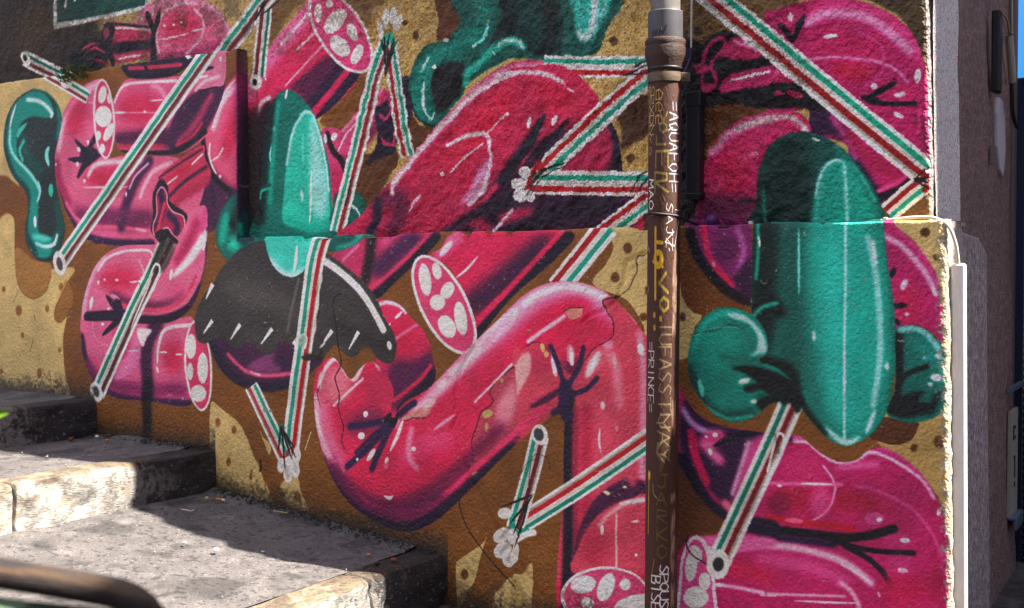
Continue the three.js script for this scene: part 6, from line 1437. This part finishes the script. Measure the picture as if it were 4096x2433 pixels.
  { const ink = mat(0x15131c, 0.6), pen = (pts, r = 0.0012) => new THREE.TubeGeometry(new THREE.CatmullRomCurve3(pts.map(([a, y]) => { const t = (a * Math.PI) / 180; return new THREE.Vector3(Math.sin(t) * 0.0546, y + EYE, Math.cos(t) * 0.0546); })), 10, r, 4);
    part('pen_tag', merged([pen([[-22, 0.742], [-22, 0.756], [-18, 0.762], [-14, 0.744]]), pen([[-10, 0.744], [-8, 0.764], [-2, 0.760], [-8, 0.752], [0, 0.744]]), pen([[2, 0.744], [9, 0.768], [15, 0.742]]), pen([[4, 0.753], [16, 0.757]]), pen([[16, 0.748], [24, 0.772]], 0.0015), pen([[22, 0.757], [28, 0.776]], 0.0015)]), ink, sleeve); }
  const frost = mat(0xffffff, 0.6, { map: tex(128, 256, (i, j) => { const n = fbm(i / 12, j / 12, 441, 4), w = sstep(0.62, 0.4, j / 256 + (n - 0.5) * 0.9); const b = [72, 62, 54]; return b.map((v) => v + (126 - v) * w * n * 1.2); }) });
  const up = part('plastic_pipe', cyl(0.046, 0.80, 0.046, 1.0), frost, dp); part('pipe_elbow', new THREE.TubeGeometry(new THREE.CatmullRomCurve3([[0, 0.995, 0], [0, 1.03, 0], [0, 1.07, -0.03], [0, 1.09, -0.09], [0, 1.09, -0.2]].map(([x, y, z]) => new THREE.Vector3(x, y + EYE, z))), 24, 0.0465, 32), frost, dp); { const uv = up.attributes ? 0 : up.geometry.attributes.uv, p = up.geometry.attributes.position; for (let i = 0; i < uv.count; i++) uv.setY(i, (p.getY(i) - EYE - 0.8) / 0.5); }
  const galv = mat(0xffffff, 0.6, { metalness: 0.35, map: tex(128, 128, (i, j) => { const n = fbm(i / 10, j / 10, 451, 4); return [74 + 50 * n, 64 + 40 * n, 52 + 30 * n]; }) });
  const clamp = part('clamp', merged([lathe([[0.0515, 0.606], [0.055, 0.606], [0.055, 0.634], [0.0515, 0.634]]), new RoundedBoxGeometry(0.03, 0.028, 0.007, 2, 0.003).rotateY(0.5).translate(0.066, 0.62 + EYE, -0.004), new RoundedBoxGeometry(0.02, 0.026, 0.007, 2, 0.003).rotateY(-0.4).translate(-0.06, 0.61 + EYE, -0.02)]), galv, dp);
  part('bolt', new THREE.CylinderGeometry(0.007, 0.007, 0.01, 6).rotateX(Math.PI / 2).rotateY(0.5).translate(0.068, 0.62 + EYE, 0.002), mat(0x2a2018, 0.6, { metalness: 0.5 }), clamp);
  part('wire_tie', lathe([[0.0535, 0.642], [0.0565, 0.645], [0.0565, 0.650], [0.0545, 0.652]]), mat(0x111018, 0.5), dp);
}
// ---------------------------------------------------------------- cables, trunking, conduit
{
  const black = mat(0x0d0c12, 0.55), white = mat(0xc9c4b8, 0.6), teal = mat(0x0a6f64, 0.6), violet = mat(0x3a1450, 0.6);
  const tr = thing('cable_trunking', 'black painted cable trunking upright beside the drainpipe on its right', 'trunking');
  part('trunking_body', merged([box(0.046, 0.33, 0.045, -1.372, 0.412, -0.032, 0.004)]), black, tr); part('joint_cover', box(0.052, 0.05, 0.05, -1.371, 0.565, -0.032, 0.005), black, tr); part('joint_cover', box(0.052, 0.012, 0.05, -1.371, 0.262, -0.032, 0.003), black, tr);
  const w = thing('thin_cable', 'thin pale cable running down the wall right of the drainpipe top', 'cable');
  part('pale_length', tube([[-1.392, 1.5, -0.045], [-1.391, 1.1, -0.044], [-1.391, 0.9, -0.045], [-1.392, 0.735, -0.045]], 0.0032), white, w); part('painted_length', tube([[-1.392, 0.735, -0.045], [-1.394, 0.70, -0.04], [-1.402, 0.66, -0.02], [-1.415, 0.635, 0.01]], 0.0036), violet, w);
  const cb = thing('electric_cable', 'cable along the ledge right of the drainpipe, dropping into the white trunking', 'cable');
  part('black_length', tube([[-1.486, 0.197, 0.10], [-1.432, 0.197, 0.142], [-1.378, 0.19, 0.10], [-1.365, 0.175, 0.02], [-1.345, 0.162, -0.025], [-1.30, 0.158, -0.032], [-1.21, 0.160, -0.033], [-1.12, 0.166, -0.033]], 0.0046, 80), black, cb);
  part('teal_length', tube([[-1.12, 0.166, -0.033], [-1.02, 0.163, -0.031], [-0.96, 0.162, -0.03], [-0.86, 0.163, -0.028], [-0.79, 0.165, -0.028]], 0.0046), teal, cb);
  part('white_length', tube([[-0.79, 0.165, -0.028], [-0.74, 0.169, -0.026], [-0.69, 0.172, -0.022], [-0.64, 0.168, -0.015], [-0.605, 0.148, -0.012], [-0.585, 0.10, -0.022], [-0.578, 0.03, -0.04]], 0.0048, 60), white, cb);
  for (const [x, m] of [[-1.185, white], [-0.778, white]]) part('clip', box(0.013, 0.016, 0.014, x, 0.167, -0.03, 0.003), m, cb);
  const kn = single('wall_knob', new THREE.LatheGeometry([[0.0, 0.022], [0.008, 0.021], [0.015, 0.016], [0.0195, 0.008], [0.0205, 0.0], [0.0205, -0.02]].map(([r, y]) => new THREE.Vector2(r, y)).reverse(), 24).rotateX(Math.PI / 2).translate(-1.32, 0.181 + EYE, -0.048), mat(0x4a1a5c, 0.55), 'round purple painted knob on the wall just above the ledge cable', 'knob');
  // white plastic trunking down the corner
  const cd = thing('white_trunking', 'white plastic cable trunking running down the right corner of the wall', 'trunking', undefined, [-0.563, 0, -0.045]);
  cd.rotation.z = 0.0127;
  const pw = mat(0xffffff, 0.35, { map: tex(64, 1024, (i, j) => { const n = fbm(i / 20, j / 20, 461, 3), s = vn(i / 3, j / 2, 463) > 0.93 ? 0.86 : 1; return [222, 219, 216].map((v) => v * (0.95 + 0.08 * n) * s); }) });
  const body = new RoundedBoxGeometry(0.040, 1.5, 0.03, 4, 0.009).translate(0, 0.04 - 0.75 + EYE, 0);
  part('cover', body, pw, cd); part('base_rail', box(0.0055, 1.5, 0.026, -0.0235, 0.038 - 0.75, -0.003, 0.0012), pw, cd);
  for (let i = 0; i < 6; i++) part('slot', box(0.002, 0.016, 0.003, -0.0204, -0.22 - i * 0.23, 0.0112), mat(0x18181c), cd);
}
{
  // old cable splice hanging on the side wall
  const sp = thing('cable_splice', 'old black and white cable splice hanging high on the side wall', 'cable joint');
  const X = -0.655, blk = mat(0x0e0e12, 0.6), wht = mat(0x9a958c, 0.6), yel = mat(0x8a7a50, 0.6);
  part('black_holder', box(0.03, 0.30, 0.07, X + 0.012, 0.83, -1.14, 0.008), blk, sp);
  part('white_sleeve', tube([[X + 0.045, 0.90, -1.20], [X + 0.045, 0.84, -1.24], [X + 0.045, 0.78, -1.28], [X + 0.043, 0.745, -1.31]], 0.014, 20, 12), wht, sp);
  part('thin_wire', tube([[X + 0.03, 0.965, -1.11], [X + 0.04, 0.955, -1.17], [X + 0.045, 0.90, -1.22]], 0.004, 20, 6), yel, sp); part('thin_wire', tube([[X + 0.035, 0.86, -1.13], [X + 0.04, 0.78, -1.13], [X + 0.04, 0.72, -1.17], [X + 0.04, 0.715, -1.24]], 0.003, 20, 6), yel, sp); part('thin_wire', tube([[X + 0.03, 1.5, -1.37], [X + 0.03, 1.1, -1.37], [X + 0.03, 0.8, -1.40], [X + 0.03, 0.74, -1.38], [X + 0.035, 0.715, -1.33]], 0.004, 40, 6), wht, sp);
  part('black_tail', tube([[X + 0.04, 0.745, -1.31], [X + 0.04, 0.70, -1.33], [X + 0.035, 0.66, -1.37], [X + 0.03, 0.625, -1.45], [X + 0.025, 0.605, -1.58]], 0.008, 30, 8), blk, sp);
  single('metal_tab', box(0.006, 0.07, 0.03, -0.655, 0.45, -1.12, 0.002), mat(0x6a6a72, 0.5, { metalness: 0.5 }), 'small grey metal tab on the brown side wall below the splice', 'metal tab');
}
// ---------------------------------------------------------------- railing and plant close to the camera, weed on the ledge
{
  const rl = thing('handrail', 'blurred rusty metal handrail bending down in the near left corner', 'handrail');
  const rust = mat(0xffffff, 0.6, { map: tex(512, 128, (i, j) => { const n = fbm(i / 14, j / 14, 501, 4), m = fbm(i / 40, j / 30, 511, 3), p = sstep(0.6, 0.68, m); const c = [26 + 20 * n, 20 + 13 * n, 20 + 9 * n]; return c.map((v, q) => v + ([92, 68, 44][q] - v) * p * 0.7); }) });
  const top = [[-1.9, -0.16, 3.05], [-1.35, -0.272, 2.735], [-1.134, -0.312, 2.599], [-1.097, -0.3195, 2.575], [-1.021, -0.334, 2.529], [-0.985, -0.343, 2.506], [-0.967, -0.353, 2.497], [-0.958, -0.368, 2.4905], [-0.955, -0.40, 2.489], [-0.955, -0.7, 2.489], [-0.955, -1.2, 2.489]];
  rust.bumpMap = rep(grain, 4, 1); rust.bumpScale = 0.002; rust.roughness = 0.75; part('rail_tube', tube(top, 0.0165, 120, 16), rust, rl);
  const green = mat(0xffffff, 0.5, { map: tex(256, 64, (i, j) => { const n = fbm(i / 10, j / 10, 521, 4); return n > 0.56 ? [112, 140, 110] : [34 + 20 * n, 52 + 22 * n, 30 + 14 * n]; }) });
  part('lower_bar', tube([[-1.9, -0.205, 3.05], [-1.35, -0.315, 2.735], [-1.134, -0.352, 2.599], [-1.03, -0.366, 2.532], [-0.96, -0.374, 2.492]], 0.011, 60, 12), green, rl);
  part('infill_bar', tube([[-1.12, -0.35, 2.592], [-1.12, -0.7, 2.592], [-1.12, -1.2, 2.592]], 0.008, 10, 8), green, rl);
  const leafGeo = (l, w) => { const g = new THREE.PlaneGeometry(w, l, 6, 10), p = g.attributes.position; for (let i = 0; i < p.count; i++) { const t = p.getY(i) / l + 0.5, s = Math.pow(Math.sin(Math.PI * Math.min(1, t * 0.92 + 0.06)), 0.8); const x = p.getX(i) * s; p.setXYZ(i, x, t * l, Math.abs(x) * 0.35 - t * t * l * 0.35); } g.computeVertexNormals(); return g; };
  const pl = thing('leafy_plant', 'blurred bright green leafy plant poking in at the left edge', 'plant');
  const leafM = new THREE.MeshPhysicalMaterial({ color: 0x6f9a1c, roughness: 0.6, transmission: 0.35, thickness: 0, side: THREE.DoubleSide }), stemM = mat(0x4a5a22, 0.8);
  part('stem', tube([[-1.61, -1.2, 2.3], [-1.60, -0.6, 2.29], [-1.595, -0.2, 2.285], [-1.60, 0.02, 2.28]], 0.004, 30, 6), stemM, pl);
  for (const [x, y, z, rx, ry, rz, l, w] of [[-1.593, -0.205, 2.283, 0.2, 0.4, -1.75, 0.058, 0.03], [-1.592, -0.21, 2.284, -0.2, 0.5, -2.35, 0.06, 0.03], [-1.598, -0.05, 2.282, 0.1, 0.5, -1.9, 0.036, 0.022], [-1.598, -0.06, 2.282, 0.3, 0.5, -2.5, 0.042, 0.024], [-1.60, -0.12, 2.285, 0, 0.2, 1.7, 0.06, 0.03], [-1.60, 0.0, 2.28, 0, 0.3, 0.9, 0.06, 0.03], [-1.60, -0.3, 2.29, 0, 0.2, 1.9, 0.06, 0.03]]) {
    const m = part('leaf', leafGeo(l, w), leafM, pl); m.position.set(x - 0.008, y + EYE, z); m.rotation.set(rx, ry, rz, 'YXZ'); m.scale.setScalar(0.8);
  }
  const wd = thing('ledge_weed', 'small green weed growing on the ledge of the left block', 'weed');
  const wl = new THREE.MeshStandardMaterial({ color: 0x3c481a, roughness: 0.85, side: THREE.DoubleSide }), gs = [];
  for (let i = 0; i < 110; i++) { const g = leafGeo(0.018 + rnd() * 0.026, 0.006 + rnd() * 0.005); g.rotateX(0.3 + rnd() * 1.2); g.rotateZ((rnd() - 0.5) * 2.6); g.rotateY((rnd() - 0.5) * 1.8); g.translate(-4.37 + (rnd() - 0.5) * 0.2, 0.935 + EYE + (rnd() - 0.7) * 0.06, -0.01 + rnd() * 0.05); gs.push(g); }
  part('leaf_clump', merged(gs), wl, wd); part('stem', merged([tube([[-4.38, 0.93, -0.04], [-4.39, 0.96, -0.02], [-4.43, 0.985, 0.01]], 0.0022, 10, 5), tube([[-4.36, 0.93, -0.04], [-4.34, 0.97, -0.02], [-4.30, 0.98, 0.005]], 0.0022, 10, 5)]), wl, wd);
}
// ---------------------------------------------------------------- litter on the steps
{
  const bt = thing('cigarette_butt', 'cigarette butt with an orange filter on the lowest step near the wall', 'cigarette butt');
  const seg = (l, o) => new THREE.CylinderGeometry(0.0045, 0.0045, l, 12).rotateZ(Math.PI / 2).translate(o, 0, 0);
  part('filter', seg(0.026, 0), mat(0xb8702a, 0.8), bt); part('paper', seg(0.012, 0.019), mat(0xd8d4cc, 0.8), bt); bt.position.set(-3.345, yTread1(-3.345) + EYE + 0.010, 0.128); bt.rotation.set(0, 0.35, -0.1);
  const pebble = (x, y, z, r, c, name, label, cat) => { const g = new THREE.IcosahedronGeometry(r, 3), p = g.attributes.position; for (let i = 0; i < p.count; i++) { const k = 0.75 + 0.5 * vn(p.getX(i) / r * 1.3 + 7, p.getY(i) / r * 1.3 + p.getZ(i) / r, Math.round(x * 97)); p.setXYZ(i, p.getX(i) * k * 1.15, p.getY(i) * k * 0.8, p.getZ(i) * k); } g.computeVertexNormals(); g.translate(x, y + EYE, z); single(name, g, mat(c, 0.85), label, cat); };
  pebble(-4.18, -0.704, 0.197, 0.011, 0x6a3420, 'brown_pebble', 'brown pebble on the middle step under the highest step', 'pebble');
  pebble(-4.15, -0.705, 0.085, 0.009, 0xc8c4bc, 'white_pebble', 'white pebble on the middle step close to the wall', 'pebble');
  pebble(-2.40, yTread1(-2.40) + 0.012, 0.205, 0.010, 0x7a3c1c, 'brown_pebble', 'brown pebble at the end of the lowest step near its crack', 'pebble');
  pebble(-2.42, yTread1(-2.42) + 0.010, 0.275, 0.008, 0x2a2428, 'dark_pebble', 'dark pebble on the lowest step beside the brown one', 'pebble');
  pebble(-3.38, yTread1(-3.38) + 0.012, 0.160, 0.008, 0xa89868, 'crumpled_scrap', 'crumpled beige scrap beside the cigarette butt', 'litter');
  pebble(-4.03, -0.708, 0.125, 0.007, 0xb06818, 'orange_scrap', 'orange scrap on the middle step near the wall', 'litter');
  pebble(-2.50, yTread1(-2.50) + 0.010, 0.222, 0.006, 0xc86a18, 'orange_scrap', 'orange scrap on the lowest step near its broken edge', 'litter');
  pebble(-2.89, yTread1(-2.89) + 0.008, 0.575, 0.009, 0xe0dcd6, 'white_scrap', 'white scrap lying in the sun at the shadow line', 'litter');
  pebble(-3.02, yTread1(-3.02) + 0.008, 0.60, 0.006, 0xe0dcd6, 'white_crumb', 'white crumb in the sun left of the white scrap', 'litter');
  single('wrapper_strip', tube([[-3.33, yTread1(-3.33) + 0.009, 0.335], [-3.31, yTread1(-3.31) + 0.012, 0.335], [-3.29, yTread1(-3.29) + 0.010, 0.325], [-3.28, yTread1(-3.28) + 0.016, 0.318]], 0.0028, 20, 6), mat(0xb8a8a8, 0.7), 'thin curled wrapper strip on the shaded part of the lowest step', 'litter');
  single('matchstick', tube([[-3.10, yTread1(-3.10) + 0.008, 0.075], [-3.04, yTread1(-3.04) + 0.010, 0.06]], 0.0018, 8, 5), mat(0xb09a70, 0.8), 'bare matchstick lying at the foot of the wall on the lowest step', 'matchstick');
  // dirt and bits gathered at the foot of the wall
  const ds = []; for (let i = 0; i < 1500; i++) { const w = rnd(), x = w < 0.32 ? -4.23 + rnd() * 0.72 : w < 0.92 ? -3.47 + rnd() * 1.12 : -2.29 + rnd() * 0.5, z = Math.abs(rnd() + rnd() - 1) * 0.075 + 0.004, r = 0.0015 + rnd() * rnd() * 0.005, y = x < -3.5 ? yTread0(x) : x < -2.33 ? yTread1(x) : -1.19; ds.push(new THREE.TetrahedronGeometry(r, 1).scale(1.4, 0.7, 1).rotateY(rnd() * 6).translate(x, y + 0.010 * (1 - z / 0.08) + 0.002 + EYE, z)); }
  const dr = part('dirt', merged(ds), mat(0x2c2624, 0.95), scene); dr.userData = { label: 'dark dirt and crumbs along the foot of the wall', category: 'dirt', kind: 'stuff' };
  // fine grit everywhere on the treads
  const gs = []; for (let i = 0; i < 240; i++) { const low = rnd() > 0.4, x = low ? -3.45 + rnd() * 1.0 : -4.2 + rnd() * 0.55, z = Math.pow(rnd(), 1.5) * 1.6, r = 0.0012 + rnd() * rnd() * 0.0035; gs.push(new THREE.TetrahedronGeometry(r, 1).rotateY(rnd() * 6).translate(x, (low ? yTread1(x) : yTread0(x)) + 0.006 + EYE, z)); }
  const gr = part('grit', merged(gs), mat(0x8c8682, 0.9), scene); gr.userData = { label: 'fine pale grit scattered over the steps', category: 'grit', kind: 'stuff' };
}
renderer.render(scene, camera);
